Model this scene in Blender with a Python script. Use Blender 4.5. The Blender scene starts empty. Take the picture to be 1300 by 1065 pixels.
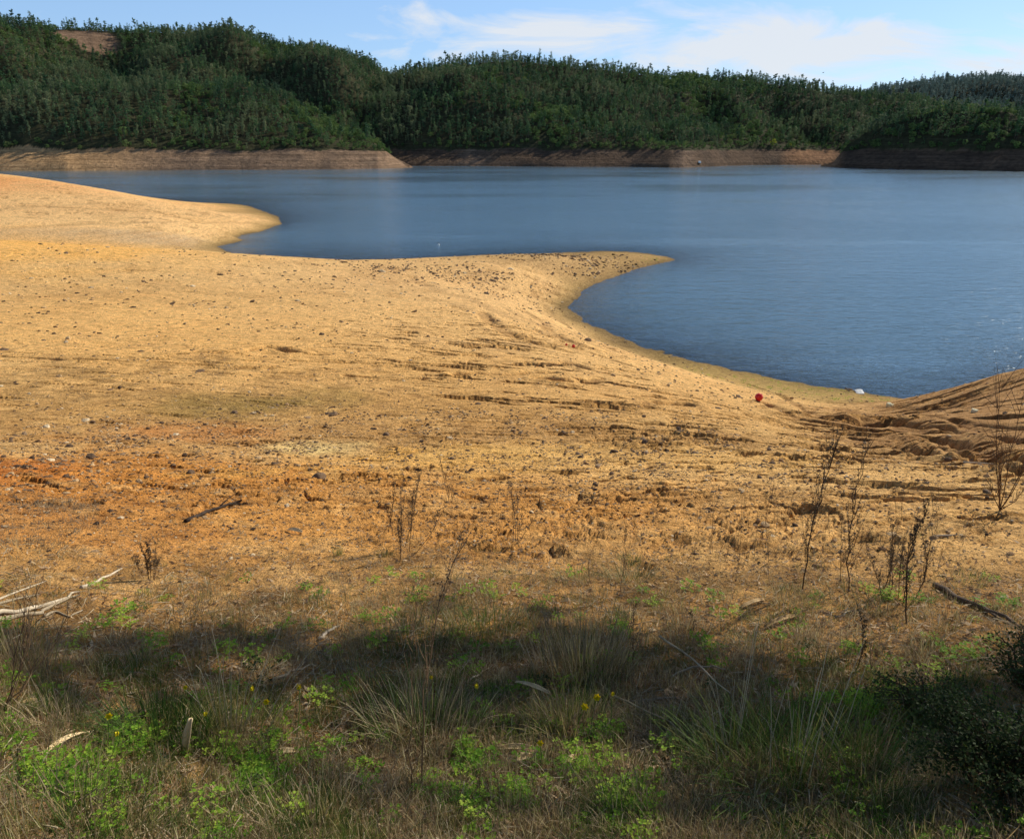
import bpy, math, random
import numpy as np
R = math.radians
rng = np.random.default_rng(7)
random.seed(11)
scene = bpy.context.scene
col = scene.collection

# ------------------------------------------------------------------ camera model
CAM = np.array([0.0, 0.0, 14.0]); F = 942.0; CX, CY = 650.0, 487.5
TH = math.atan((CY - 187.0) / F)
FW = np.array([0, math.cos(TH), -math.sin(TH)]); UP = np.array([0, math.sin(TH), math.cos(TH)]); RT = np.array([1.0, 0, 0])

def ray(px, py):
    return FW + (px - CX) / F * RT + (CY - py) / F * UP
def G(px, py, d):                       # point at horizontal distance d in that direction
    v = ray(px, py); return CAM + v * d / math.hypot(v[0], v[1])
def W(px, py, z=0.0):                   # point on the water level
    v = ray(px, py); return CAM + v * (z - CAM[2]) / v[2]
def azim(px, py=215.0):
    v = ray(px, py); return math.atan2(v[0], v[1])

# sun
SUN_AZ, SUN_EL = R(52), R(34)
SUN = np.array([math.sin(SUN_AZ) * math.cos(SUN_EL), math.cos(SUN_AZ) * math.cos(SUN_EL), math.sin(SUN_EL)])

# ------------------------------------------------------------------ noise
TAB = np.random.default_rng(99).random((1024, 1024), dtype=np.float32) * 2 - 1
def vnoise(x, y, s=0):
    x = np.asarray(x, np.float64) + (s * 37.31) % 911; y = np.asarray(y, np.float64) + (s * 91.17) % 787
    ix = np.floor(x); iy = np.floor(y); fx = (x - ix).astype(np.float32); fy = (y - iy).astype(np.float32)
    ix = ix.astype(np.int32) & 1023; iy = iy.astype(np.int32) & 1023; jx = (ix + 1) & 1023; jy = (iy + 1) & 1023
    ux = fx * fx * fx * (fx * (fx * 6 - 15) + 10); uy = fy * fy * fy * (fy * (fy * 6 - 15) + 10)
    a = TAB[ix, iy]; b = TAB[jx, iy]; c = TAB[ix, jy]; d = TAB[jx, jy]
    return a + (b - a) * ux + (c - a) * uy + (a - b - c + d) * ux * uy
def voro(x, y, s=0):
    """distance to cell edge and a random value per cell"""
    ix = np.floor(x).astype(np.int32); iy = np.floor(y).astype(np.int32)
    f1 = np.full(x.shape, 9.0); f2 = f1.copy(); idv = np.zeros(x.shape, np.float32); gx_ = np.zeros_like(f1); gy_ = np.zeros_like(f1)
    for i in (-1, 0, 1):
        for j in (-1, 0, 1):
            a = (ix + i + s) & 1023; b = (iy + j + 3 * s) & 1023
            px = ix + i + .5 + .45 * TAB[a, b]; py = iy + j + .5 + .45 * TAB[b, (a + 511) & 1023]
            d = np.hypot(x - px, y - py); nr_ = d < f1
            f2 = np.where(nr_, f1, np.minimum(f2, d)); f1 = np.where(nr_, d, f1); idv = np.where(nr_, TAB[(a + 77) & 1023, (b + 301) & 1023], idv)
            gx_ = np.where(nr_, x - px, gx_); gy_ = np.where(nr_, y - py, gy_)
    return f2 - f1, idv, gx_, gy_
def fbm(x, y, oct=4, s=0, g=0.5):
    t = 0; a = 1; n = 0
    for o in range(oct):
        t = t + a * vnoise(x + 13.7 * o, y - 7.3 * o, s + o); n += a; a *= g
        x, y = (x * 1.62 - y * 1.18), (x * 1.18 + y * 1.62)
    return t / n
def sm(a, b, x):
    t = np.clip((x - a) / (b - a), 0, 1); return t * t * (3 - 2 * t)

# ------------------------------------------------------------------ materials
def new_mat(name):
    m = bpy.data.materials.new(name); m.use_nodes = True
    nt = m.node_tree; nt.nodes.clear()
    return m, nt.nodes, nt.links
def nd(N, t, **kw):
    n = N.new(t)
    for k, v in kw.items():
        if k.startswith('_'): setattr(n, k[1:], v)
        else: n.inputs[k.replace('__', ' ')].default_value = v
    return n
def mixc(N, L, fac, a, b, mode='MIX'):
    n = N.new('ShaderNodeMix'); n.data_type = 'RGBA'; n.blend_type = mode
    for s, v in ((0, fac), (6, a), (7, b)):
        if hasattr(v, 'links') or isinstance(v, bpy.types.NodeSocket): L.new(v, n.inputs[s])
        else: n.inputs[s].default_value = v if s == 0 else (*v, 1) if len(v) == 3 else v
    return n.outputs[2]
def mth(N, L, op, a, b=None, c=None, clamp=False):
    n = N.new('ShaderNodeMath'); n.operation = op; n.use_clamp = clamp
    for i, v in enumerate((a, b, c)):
        if v is None: continue
        if isinstance(v, bpy.types.NodeSocket): L.new(v, n.inputs[i])
        else: n.inputs[i].default_value = v
    return n.outputs[0]
def ramp(N, L, src, stops):
    n = N.new('ShaderNodeValToRGB'); e = n.color_ramp.elements
    while len(e) < len(stops): e.new(0.5)
    for k, (p, c) in enumerate(stops):
        e[k].position = p; e[k].color = (*c, 1) if len(c) == 3 else c
    L.new(src, n.inputs[0]); return n.outputs[0]
def noise(N, L, vec, scale, detail=4, rough=.55, dist=0.0):
    n = nd(N, 'ShaderNodeTexNoise'); n.inputs['Scale'].default_value = scale; n.inputs['Detail'].default_value = detail
    n.inputs['Roughness'].default_value = rough; n.inputs['Distortion'].default_value = dist
    if vec is not None: L.new(vec, n.inputs['Vector'])
    return n.outputs['Fac']
def out(N, L, sh):
    o = N.new('ShaderNodeOutputMaterial'); L.new(sh, o.inputs['Surface']); return o
def bsdf(N, L, colr, rough=.9, spec=.15, normal=None):
    p = N.new('ShaderNodeBsdfPrincipled')
    if isinstance(colr, bpy.types.NodeSocket): L.new(colr, p.inputs['Base Color'])
    else: p.inputs['Base Color'].default_value = (*colr, 1)
    p.inputs['Roughness'].default_value = rough; p.inputs['Specular IOR Level'].default_value = spec
    if normal is not None: L.new(normal, p.inputs['Normal'])
    return p.outputs[0]

def leaf_mat(name, stops, transl=.3, posvar=0.0):
    """foliage: colour varies from plant to plant and from clump to clump"""
    m, N, L = new_mat(name)
    oi = N.new('ShaderNodeObjectInfo'); geo = N.new('ShaderNodeNewGeometry')
    rnd = mth(N, L, 'MULTIPLY_ADD', geo.outputs['Random Per Island'], .45, mth(N, L, 'MULTIPLY', oi.outputs['Random'], .6))
    if posvar:
        v = noise(N, L, geo.outputs['Position'], posvar, 3)
        rnd = mth(N, L, 'MULTIPLY_ADD', mth(N, L, 'SUBTRACT', v, .5), 1.5, rnd)
    c = ramp(N, L, rnd, stops)
    d = bsdf(N, L, c, .7, .2)
    t = N.new('ShaderNodeBsdfTranslucent'); L.new(c, t.inputs['Color'])
    mx = N.new('ShaderNodeMixShader'); mx.inputs[0].default_value = transl
    L.new(d, mx.inputs[1]); L.new(t.outputs[0], mx.inputs[2]); out(N, L, mx.outputs[0])
    return m
def noise_mat(name, c1, c2, scale=20, rough=.85, bump=.3, dist=.01, spec=.2, rnd=.35):
    m, N, L = new_mat(name)
    tc = N.new('ShaderNodeTexCoord'); oi = N.new('ShaderNodeObjectInfo')
    n = noise(N, L, tc.outputs['Object'], scale, 5, .6)
    f = mth(N, L, 'MULTIPLY_ADD', mth(N, L, 'SUBTRACT', oi.outputs['Random'], .5), rnd * 2, n)
    c = ramp(N, L, f, [(.3, c1), (.7, c2)])
    b = nd(N, 'ShaderNodeBump', Strength=bump, Distance=dist); L.new(n, b.inputs['Height'])
    out(N, L, bsdf(N, L, c, rough, spec, b.outputs[0])); return m

M = {}
M['pine'] = leaf_mat('pine foliage', [(.1, (0.022, 0.063, 0.032)), (.45, (0.061, 0.140, 0.056)), (.75, (0.122, 0.213, 0.076)), (1, (0.207, 0.262, 0.104))], .2, .022)
M['broad'] = leaf_mat('broadleaf foliage', [(.1, (0.041, 0.098, 0.030)), (.5, (0.109, 0.196, 0.052)), (1, (0.230, 0.287, 0.086))], .25)
M['euc'] = leaf_mat('eucalyptus foliage', [(.1, (0.060, 0.108, 0.058)), (.5, (0.132, 0.186, 0.084)), (1, (0.240, 0.258, 0.126))], .25, .022)
M['hazepine'] = leaf_mat('far pines with haze tint', [(.1, (0.110, 0.176, 0.154)), (.5, (0.165, 0.231, 0.193)), (1, (0.231, 0.297, 0.231))], .2)  # distance haze painted into the leaf colour of the far right hill
M['yellowtree'] = leaf_mat('yellow green foliage', [(0, (.22, .28, .03)), (1, (.42, .44, .06))], .3)
M['paletree'] = leaf_mat('pale green foliage', [(0, (.13, .19, .06)), (1, (.24, .28, .09))], .3)
M['bark'] = noise_mat('bark', (.05, .035, .025), (.14, .10, .07), 3)
M['drygrass'] = leaf_mat('dry grass', [(.05, (0.176, 0.115, 0.054)), (.5, (0.486, 0.344, 0.155)), (1, (0.780, 0.689, 0.365))], .35)
M['greygrass'] = leaf_mat('grey brown dead grass', [(.05, (0.132, 0.099, 0.066)), (.5, (0.330, 0.238, 0.132)), (1, (0.581, 0.449, 0.264))], .3)
M['greengrass'] = leaf_mat('green grass', [(.0, (0.040, 0.086, 0.016)), (.5, (0.086, 0.156, 0.025)), (1, (0.184, 0.242, 0.052))], .4)
M['olivegrass'] = leaf_mat('olive grass', [(.0, (0.084, 0.090, 0.026)), (.5, (0.204, 0.198, 0.054)), (1, (0.432, 0.384, 0.120))], .4)
M['clover'] = leaf_mat('clover leaves', [(.0, (0.095, 0.230, 0.016)), (.5, (0.230, 0.432, 0.034)), (1, (0.540, 0.648, 0.081))], .45)
M['darkleaf'] = leaf_mat('dark shrub leaves', [(.0, (.02, .036, .010)), (.5, (.055, .082, .02)), (1, (.17, .20, .055))], .4)
M['weed'] = noise_mat('dry weed stem', (.075, .044, .024), (.22, .135, .07), 8, rnd=.2)
M['seed'] = leaf_mat('dry seed heads', [(0, (.06, .035, .02)), (1, (.22, .15, .08))], .2)
M['straw'] = noise_mat('straw stalk', (.30, .23, .13), (.52, .42, .27), 12)
M['palebark'] = noise_mat('pale peeled bark', (.42, .28, .13), (.80, .60, .33), 18, bump=.5)
M['drift'] = noise_mat('bleached branch', (.36, .28, .18), (.66, .54, .38), 14, bump=.4)
M['darkwood'] = noise_mat('dark weathered wood', (.03, .02, .014), (.12, .08, .05), 10, bump=.6)
M['rock'] = noise_mat('brown stone', (.13, .08, .045), (.40, .26, .14), 5, bump=.6, dist=.03)
M['darkrock'] = noise_mat('dark stone', (.07, .042, .024), (.20, .125, .07), 5, bump=.6, dist=.03)
M['palerock'] = noise_mat('pale stone', (.45, .33, .19), (.74, .57, .35), 5, bump=.5, dist=.03)
M['clod'] = noise_mat('dried clay clod', (.30, .17, .075), (.60, .40, .20), 6, bump=.6, dist=.03)
M['litter'] = leaf_mat('fallen leaves', [(0, (.12, .06, .03)), (.5, (.36, .21, .10)), (1, (.78, .60, .36))], .2)
M['petal'] = noise_mat('yellow petals', (.80, .60, .01), (.90, .72, .02), 30, .6, .05, rnd=.05)
M['flowerstem'] = noise_mat('green flower stem', (.10, .18, .03), (.18, .28, .05), 10)
M['red'] = noise_mat('red plastic', (.72, .018, .012), (.80, .03, .02), 3, .38, .02, spec=.5, rnd=.02)
M['white'] = noise_mat('white weathered plastic', (.62, .62, .60), (.82, .82, .80), 6, .5, .1)
M['cream'] = noise_mat('cream foam', (.60, .54, .30), (.80, .74, .48), 6, .8, .2)
M['bird'] = noise_mat('dark feathers', (.02, .02, .022), (.05, .05, .05), 6)

# ------------------------------------------------------------------ object helpers
def link(o, parent=None):
    col.objects.link(o)
    if parent is not None: o.parent = parent
    return o
def tag(o, label=None, cat=None, group=None, kind=None):
    if label: o['label'] = label
    if cat: o['category'] = cat
    if group: o['group'] = group
    if kind: o['kind'] = kind
    return o
def np_mesh(name, V, faces, mats=(), smooth=False, midx=None):
    """V (n,3); faces = int array (k,3|4) or list of such arrays"""
    me = bpy.data.meshes.new(name)
    if isinstance(faces, np.ndarray): faces = [faces]
    faces = [f for f in faces if len(f)]
    V = np.asarray(V, dtype=np.float32)
    me.vertices.add(len(V)); me.vertices.foreach_set('co', V.ravel())
    loops = np.concatenate([f.ravel() for f in faces]).astype(np.int32)
    tot = np.concatenate([np.full(len(f), f.shape[1], np.int32) for f in faces])
    st = np.concatenate([[0], np.cumsum(tot)[:-1]]).astype(np.int32)
    me.loops.add(len(loops)); me.loops.foreach_set('vertex_index', loops)
    me.polygons.add(len(tot)); me.polygons.foreach_set('loop_start', st); me.polygons.foreach_set('loop_total', tot)
    if midx is not None: me.polygons.foreach_set('material_index', np.asarray(midx, np.int32))
    me.polygons.foreach_set('use_smooth', np.full(len(tot), smooth))
    for m in mats: me.materials.append(m)
    me.update(calc_edges=True)
    return me

class MB:
    """collects tubes, blades and leaf quads into one mesh"""
    def __init__(s): s.v = []; s.f3 = []; s.f4 = []; s.m3 = []; s.m4 = []
    def tube(s, pts, r0, r1, n=5, m=0):
        pts = [np.asarray(p, float) for p in pts]; k = len(pts); base = len(s.v)
        for i, p in enumerate(pts):
            t = pts[min(i + 1, k - 1)] - pts[max(i - 1, 0)]; t = t / (np.linalg.norm(t) + 1e-9)
            a = np.cross(t, [0.3, 0.9, 0.2]); a /= np.linalg.norm(a) + 1e-9; b = np.cross(t, a)
            r = r0 + (r1 - r0) * i / (k - 1)
            for j in range(n):
                th = 2 * math.pi * j / n; s.v.append(p + r * (math.cos(th) * a + math.sin(th) * b))
        for i in range(k - 1):
            for j in range(n):
                s.f4.append((base + i * n + j, base + i * n + (j + 1) % n, base + (i + 1) * n + (j + 1) % n, base + (i + 1) * n + j)); s.m4.append(m)
        for e in (0, k - 1):
            c = len(s.v); s.v.append(pts[e])
            for j in range(n): s.f3.append((c, base + e * n + (j + 1) % n, base + e * n + j)); s.m3.append(m)
    def blade(s, p, d, L, w, bend, m=0, seg=3):
        """tapering grass blade from p, initial direction d, drooping by bend"""
        p = np.array(p, float); d = np.array(d, float); d /= np.linalg.norm(d)
        side = np.cross(d, [0, 0, 1.0]); nn = np.linalg.norm(side)
        side = side / nn if nn > .05 else np.array([math.cos(p[0] * 99), math.sin(p[0] * 99), 0])
        base = len(s.v)
        for i in range(seg):
            ww = w * (1 - i / seg * .75)
            s.v.append(p - side * ww / 2); s.v.append(p + side * ww / 2)
            p = p + d * L / seg; d = d + np.array([0, 0, -bend / seg]); d /= np.linalg.norm(d)
        s.v.append(p)
        for i in range(seg - 1):
            a = base + 2 * i; s.f4.append((a, a + 1, a + 3, a + 2)); s.m4.append(m)
        a = base + 2 * (seg - 1); s.f3.append((a, a + 1, a + 2)); s.m3.append(m)
    def leaf(s, c, nrm, L, w, m=0, ang=None):
        c = np.array(c, float); nrm = np.array(nrm, float); nrm /= np.linalg.norm(nrm) + 1e-9
        a = np.cross(nrm, [.31, .52, .8]); a /= np.linalg.norm(a) + 1e-9; b = np.cross(nrm, a)
        th = random.random() * 6.28 if ang is None else ang
        u = math.cos(th) * a + math.sin(th) * b; v = np.cross(nrm, u); base = len(s.v)
        s.v += [c - u * L / 2, c + v * w / 2, c + u * L / 2, c - v * w / 2]
        s.f4.append((base, base + 1, base + 2, base + 3)); s.m4.append(m)
    def tri(s, a, b, c, m=0):
        k = len(s.v); s.v += [np.array(a, float), np.array(b, float), np.array(c, float)]; s.f3.append((k, k + 1, k + 2)); s.m3.append(m)
    def mesh(s, name, mats, smooth=False):
        F3 = np.array(s.f3, int).reshape(-1, 3); F4 = np.array(s.f4, int).reshape(-1, 4)
        mi = ([] if not len(F3) else s.m3) + ([] if not len(F4) else s.m4)
        return np_mesh(name, np.array(s.v), [F3, F4], mats, smooth, mi)
    def build(s, name, mats, parent=None, loc=None, smooth=False):
        if not isinstance(mats, (list, tuple)): mats = [mats]
        o = bpy.data.objects.new(name, s.mesh(name, mats, smooth))
        if loc is not None: o.location = loc
        return link(o, parent)
def empty(name, loc):
    o = bpy.data.objects.new(name, None); o.empty_display_size = .2; o.location = loc; return link(o)
def copy_tree(o):
    c = o.copy(); col.objects.link(c)
    for ch in o.children:
        k = ch.copy(); col.objects.link(k); k.parent = c
    return c

# ------------------------------------------------------------------ geometry-node scatter for uncountable cover
def scatter(name, P, S, rot, idx, protos, label, cat='ground cover'):
    P = np.asarray(P, np.float32)
    me = bpy.data.meshes.new(name); me.vertices.add(len(P)); me.vertices.foreach_set('co', P.ravel())
    a = me.attributes.new('s', 'FLOAT_VECTOR', 'POINT'); S = np.asarray(S, np.float32)
    if S.ndim == 1: S = np.repeat(S[:, None], 3, 1)
    a.data.foreach_set('vector', S.ravel())
    a = me.attributes.new('r', 'FLOAT_VECTOR', 'POINT'); a.data.foreach_set('vector', np.asarray(rot, np.float32).ravel())
    a = me.attributes.new('i', 'INT', 'POINT'); a.data.foreach_set('value', np.asarray(idx, np.int32))
    o = bpy.data.objects.new(name, me); link(o)
    ng = bpy.data.node_groups.new(name, 'GeometryNodeTree')
    ng.interface.new_socket('Geometry', in_out='INPUT', socket_type='NodeSocketGeometry')
    ng.interface.new_socket('Geometry', in_out='OUTPUT', socket_type='NodeSocketGeometry')
    N, L = ng.nodes, ng.links
    gi = N.new('NodeGroupInput'); go = N.new('NodeGroupOutput')
    j = N.new('GeometryNodeJoinGeometry')
    for p in reversed(protos):
        n = N.new('GeometryNodeObjectInfo'); n.inputs['Object'].default_value = p; n.inputs['As Instance'].default_value = True
        L.new(n.outputs['Geometry'], j.inputs[0])
    ip = N.new('GeometryNodeInstanceOnPoints'); ip.inputs['Pick Instance'].default_value = True
    L.new(gi.outputs[0], ip.inputs['Points']); L.new(j.outputs[0], ip.inputs['Instance'])
    for nm, ty, sock in (('s', 'FLOAT_VECTOR', 'Scale'), ('r', 'FLOAT_VECTOR', 'Rotation'), ('i', 'INT', 'Instance Index')):
        n = N.new('GeometryNodeInputNamedAttribute'); n.data_type = ty; n.inputs['Name'].default_value = nm
        L.new(n.outputs['Attribute'], ip.inputs[sock])
    L.new(ip.outputs[0], go.inputs[0])
    md = o.modifiers.new('scatter', 'NODES'); md.node_group = ng
    tag(o, label, cat, kind='stuff'); return o
def proto(me):
    return bpy.data.objects.new(me.name, me)

# ------------------------------------------------------------------ near terrain: control points -> thin plate spline
C = []
def g(*a):
    for t in a: C.append(G(*t))
def w(z, *a):
    for t in a: C.append(W(t[0], t[1], z))
# close ground, falling away from where the photographer stands
for px in (-200, 150, 500, 800, 1150, 1500):
    g((px, 975, 2.15 + abs(px - 650) * .0004), (px, 800, 3.3 + abs(px - 650) * .0006), (px, 700, 4.8 + abs(px - 650) * .0008))
for x, y, z in ((0, .3, 12.4), (0, -4, 12.9), (-6, -3, 13), (6, -3, 12.8), (-20, -8, 13.5), (20, -8, 12.5), (-45, -5, 13), (40, -5, 10), (0, -30, 15), (-50, -40, 15), (50, -40, 14)):
    C.append(np.array([x, y, z], float))
g((-100, 620, 7.8), (150, 620, 7.4), (400, 620, 7.2), (650, 620, 7.2), (900, 620, 7.2), (1150, 620, 7.6), (1400, 640, 7.2))
g((-100, 550, 12.5), (150, 550, 12), (400, 550, 11.8), (650, 550, 11.6), (850, 550, 12), (1000, 550, 13.5), (1090, 562, 15))
g((-100, 470, 21), (150, 470, 20), (400, 475, 19.5), (600, 480, 19), (780, 485, 20.5), (900, 500, 22))
g((-50, 400, 36), (150, 400, 35), (350, 400, 35), (520, 405, 35), (650, 415, 34), (760, 440, 33), (850, 470, 31))
g((-50, 350, 55), (150, 355, 52), (300, 355, 53), (450, 360, 55), (560, 365, 56), (640, 380, 52), (690, 400, 49))
# crest of the near spit
g((-60, 302, 76), (60, 309, 75), (160, 315, 74), (260, 319, 73), (360, 326, 73), (450, 331, 74), (510, 333, 77), (580, 330, 82), (650, 326, 87), (700, 326, 88))
g((650, 350, 70), (600, 350, 68))
# water line of the near spit and its bay
w(0, (857, 332), (835, 335), (800, 345), (765, 357), (740, 370), (727, 385), (735, 400), (760, 415), (800, 432), (850, 448), (900, 462), (960, 475), (1020, 487), (1080, 496), (1130, 504), (1160, 507))
w(.35, (700, 384), (715, 405), (765, 435), (830, 458))
w(0, (700, 321.5), (750, 319.5), (800, 320), (835, 324))
w(.45, (770, 326), (815, 329)); w(.9, (735, 330))
w(-1.2, (900, 330), (850, 360), (800, 385), (830, 415), (900, 435), (1000, 455), (1100, 475), (1180, 480))
w(-3, (1000, 350), (1000, 400), (1200, 400), (1300, 440), (1350, 350), (1500, 420))
w(-2, (850, 312), (750, 309), (650, 309), (560, 313), (480, 316), (400, 314), (340, 312))
w(-4, (600, 290), (500, 280), (800, 285), (1000, 280), (1200, 280))
w(-.8, (560, 325), (480, 327), (400, 321))
# valley in front of the bay and the mound at the right
g((963, 505, 29), (1010, 520, 27), (1060, 525, 29), (1120, 525, 31), (1100, 512, 36))
g((1170, 508, 37), (1200, 496, 35), (1250, 481, 33), (1300, 470, 31.5), (1380, 462, 30))
g((1200, 520, 29), (1280, 500, 27.5), (1200, 550, 18.5), (1300, 540, 19.5), (1150, 580, 12.2), (1300, 590, 10.6), (1400, 560, 14))
w(-.5, (1190, 487), (1230, 476), (1270, 466), (1320, 456)); w(-1, (1400, 440))
# low hollow behind the near crest, then the left spit
for px_, r_h, z_h in ((-60, 100, 2.2), (20, 98, 1.6), (100, 96, 1.1), (180, 95, .7), (230, 98, .3)):
    a_h = azim(px_, 310); C.append(np.array([r_h * math.sin(a_h), r_h * math.cos(a_h), z_h]))
w(0, (285, 317), (310, 306), (338, 292), (357, 282), (362, 283.5), (345, 272), (320, 263), (300, 259.5), (265, 258), (230, 257.5))
w(.6, (320, 272), (300, 268)); w(1.4, (250, 268))
w(-.8, (300, 320), (335, 302), (375, 290), (390, 280), (365, 268), (330, 256), (280, 252), (230, 249))
g((200, 280, 128), (130, 275, 132), (60, 265, 140), (-20, 260, 145), (100, 295, 118), (0, 290, 120), (-80, 285, 124))
g((200, 256, 158), (160, 249, 163), (110, 238, 172), (60, 229, 182), (20, 223, 190), (-40, 218, 195), (-100, 216, 200))
w(-1.5, (190, 243), (130, 233), (80, 226)); w(-2, (20, 221.5), (-60, 222), (150, 226), (300, 240), (400, 255), (400, 230))
C = np.array(C)
scl = 50.0
def tps_fit(C):
    n = len(C); X = C[:, :2] / scl
    d = np.linalg.norm(X[:, None] - X[None], axis=2)
    K = np.where(d > 0, d * d * np.log(d + 1e-12), 0) + np.eye(n) * 2e-5
    P = np.hstack([np.ones((n, 1)), X]); A = np.block([[K, P], [P.T, np.zeros((3, 3))]])
    return np.linalg.solve(A, np.concatenate([C[:, 2], np.zeros(3)]))
TW = tps_fit(C)
def base_h(x, y):
    sh = np.shape(x); x = np.ravel(x) / scl; y = np.ravel(y) / scl
    z = TW[-3] + TW[-2] * x + TW[-1] * y
    z = z.copy()
    for k in range(len(C)):
        q = (x - C[k, 0] / scl) ** 2 + (y - C[k, 1] / scl) ** 2
        z += TW[k] * .5 * q * np.log(q + 1e-12)
    return z.reshape(sh)

# polar sheet
azs = np.concatenate([np.linspace(-math.pi, -R(43), 90, endpoint=False), np.linspace(-R(43), R(43), 1080, endpoint=False), np.linspace(R(43), math.pi, 91)])
rs = np.concatenate([[0.02], np.exp(np.linspace(math.log(.5), math.log(6), 290, endpoint=False)), np.exp(np.linspace(math.log(6), math.log(48), 830, endpoint=False)), np.exp(np.linspace(math.log(48), math.log(290), 360))])
AZ, RR = np.meshgrid(azs, rs)                 # rows = radius
X = RR * np.sin(AZ); Y = RR * np.cos(AZ)
# coarse evaluation then bilinear (TPS is smooth)
azc = azs[::6]; azc = np.append(azc, azs[-1]) if azc[-1] != azs[-1] else azc
rc = rs[::6]; rc = np.append(rc, rs[-1]) if rc[-1] != rs[-1] else rc
AC, RC = np.meshgrid(azc, rc)
ZC = base_h(RC * np.sin(AC), RC * np.cos(AC))
def bil(Z, av, rv, a, r):
    i = np.clip(np.searchsorted(rv, r) - 1, 0, len(rv) - 2); j = np.clip(np.searchsorted(av, a) - 1, 0, len(av) - 2)
    fr = np.clip((r - rv[i]) / (rv[i + 1] - rv[i]), 0, 1); fa = np.clip((a - av[j]) / (av[j + 1] - av[j]), 0, 1)
    return (Z[i, j] * (1 - fr) * (1 - fa) + Z[i + 1, j] * fr * (1 - fa) + Z[i, j + 1] * (1 - fr) * fa + Z[i + 1, j + 1] * fr * fa)
Z = bil(ZC, azc, rc, AZ, RR)
# outside the looked-at sector keep the spline tame
side = sm(R(50), R(80), np.abs(AZ)) * sm(20, 60, RR)
Z = Z * (1 - side) + side * np.clip(Z, -4, 14)
Z = np.where(RR > 235, Z + (-5 - Z) * sm(235, 285, RR), Z)
Z = np.clip(Z, -6, 22)

def ground_hit(px, py, Zs=None, rmin=.6):
    Zs = Z if Zs is None else Zs
    v = ray(px, py); a = math.atan2(v[0], v[1]); hl = math.hypot(v[0], v[1])
    j = min(max(np.searchsorted(azs, a) - 1, 0), len(azs) - 2); f = (a - azs[j]) / (azs[j + 1] - azs[j])
    zc = Zs[:, j] * (1 - f) + Zs[:, j + 1] * f
    zr = CAM[2] + v[2] / hl * rs
    k = np.where((zr <= zc) & (rs > rmin))[0]
    if not len(k): return None
    k = k[0]; d0 = zr[k - 1] - zc[k - 1]; d1 = zr[k] - zc[k]
    t = d0 / (d0 - d1 + 1e-12); r = rs[k - 1] + (rs[k] - rs[k - 1]) * t
    return np.array([r * math.sin(a), r * math.cos(a), CAM[2] + v[2] / hl * r])
def ground_z(x, y):
    return bil(Z, azs, rs, np.arctan2(x, y), np.hypot(x, y))
Z0 = Z.copy()

# --- masks anchored in the world (built from where the photo's patches land on the ground)
def region(px, py, hx, hy, soft=.6):
    """soft elliptical patch of ground centred where pixel (px,py) meets it"""
    c = ground_hit(px, py, Z0)
    while c is None: py += 3; c = ground_hit(px, py, Z0)
    u = ground_hit(px, py - hy, Z0); b = ground_hit(px, py + hy, Z0)
    a0 = azim(px, py); ha = (azim(px + hx, py) - azim(px - hx, py)) / 2; lcn = math.log(math.hypot(c[0], c[1]))
    ru = math.log(math.hypot(u[0], u[1])) if u is not None else lcn + .2
    rb = math.log(math.hypot(b[0], b[1])) if b is not None else lcn - .1
    lc = (ru + rb) / 2; hr = max((ru - rb) / 2, .02)
    q = np.sqrt(((AZ - a0) / ha) ** 2 + ((LR - lc) / hr) ** 2)
    return 1 - sm(1 - soft, 1 + soft, q + WN * .45)
LR = np.log(RR)
WN = fbm(AZ * 22, LR * 14, 4, 5)

disp = np.zeros_like(Z)
vis = (np.abs(AZ) < R(46))
# undulation and roughness
far = sm(9, 30, RR)
disp += .10 * far * fbm(X / 9, Y / 9, 3, 21) * sm(-.3, 1, Z0)
disp += .030 * fbm(X / 1.1, Y / 1.1, 3, 31) * sm(3, 9, RR) + .018 * fbm(X / .45, Y / .45, 3, 41)
# broken, cloddy clay in the middle distance
clod = region(800, 640, 560, 70, .5) ; clod = np.maximum(clod, region(1000, 640, 330, 100, .4)); clod = np.maximum(clod, .55 * region(450, 590, 420, 50, .5))
cs = (clod > .02) & (RR > 3) & (RR < 26) & vis
crack = np.zeros_like(Z); cd_ = np.zeros_like(Z)
xs_, ys_ = X[cs], Y[cs]; wx_ = xs_ + .05 * fbm(xs_ * 5, ys_ * 5, 3, 51); wy_ = ys_ + .05 * fbm(xs_ * 5, ys_ * 5, 3, 52)
acc = 0; ck = 0
for sz_, am_, sd_ in ((.34, .045, 5), (.15, .026, 6), (.07, .012, 7)):
    e_, id_, gx_, gy_ = voro(wx_ / sz_, wy_ / sz_ * 1.25, sd_)
    acc = acc + am_ * (id_ * .8 + (gx_ * TAB[sd_, 5] + gy_ * 1.1) * id_) * sm(0, .12, e_) - am_ * .7 * (1 - sm(0, .14, e_)); ck = np.maximum(ck, (1 - sm(.02, .14, e_)) * (id_ > -.4) * (1 if sz_ > .1 else .5))
gate_ = .25 + .75 * sm(-.25, .35, fbm(xs_ / 1.4, ys_ / 1.4, 3, 55))
cd_[cs] = acc * gate_; crack[cs] = ck * gate_
disp += clod * cd_ * sm(3.2, 4.6, RR) * .85
# drawdown benches: faint lines that follow the old water levels
zb = Z0 + .10 * fbm(X / 6, Y / 6, 3, 61)
for per, amp, s in ((.42, .028, 62), (.17, .012, 63)):
    ph = (zb / per) % 1.0; stp = sm(0, .82, ph) - sm(.82, 1, ph)
    bsl = sm(.0, .4, Z0) * sm(9.2, 7, Z0) * (.35 + .65 * sm(-.2, .5, fbm(X / 5, Y / 5, 2, s))); disp += amp * 1.3 * stp * bsl; stripes = stp * bsl if per > .3 else np.maximum(stripes, .7 * stp * bsl)
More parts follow.
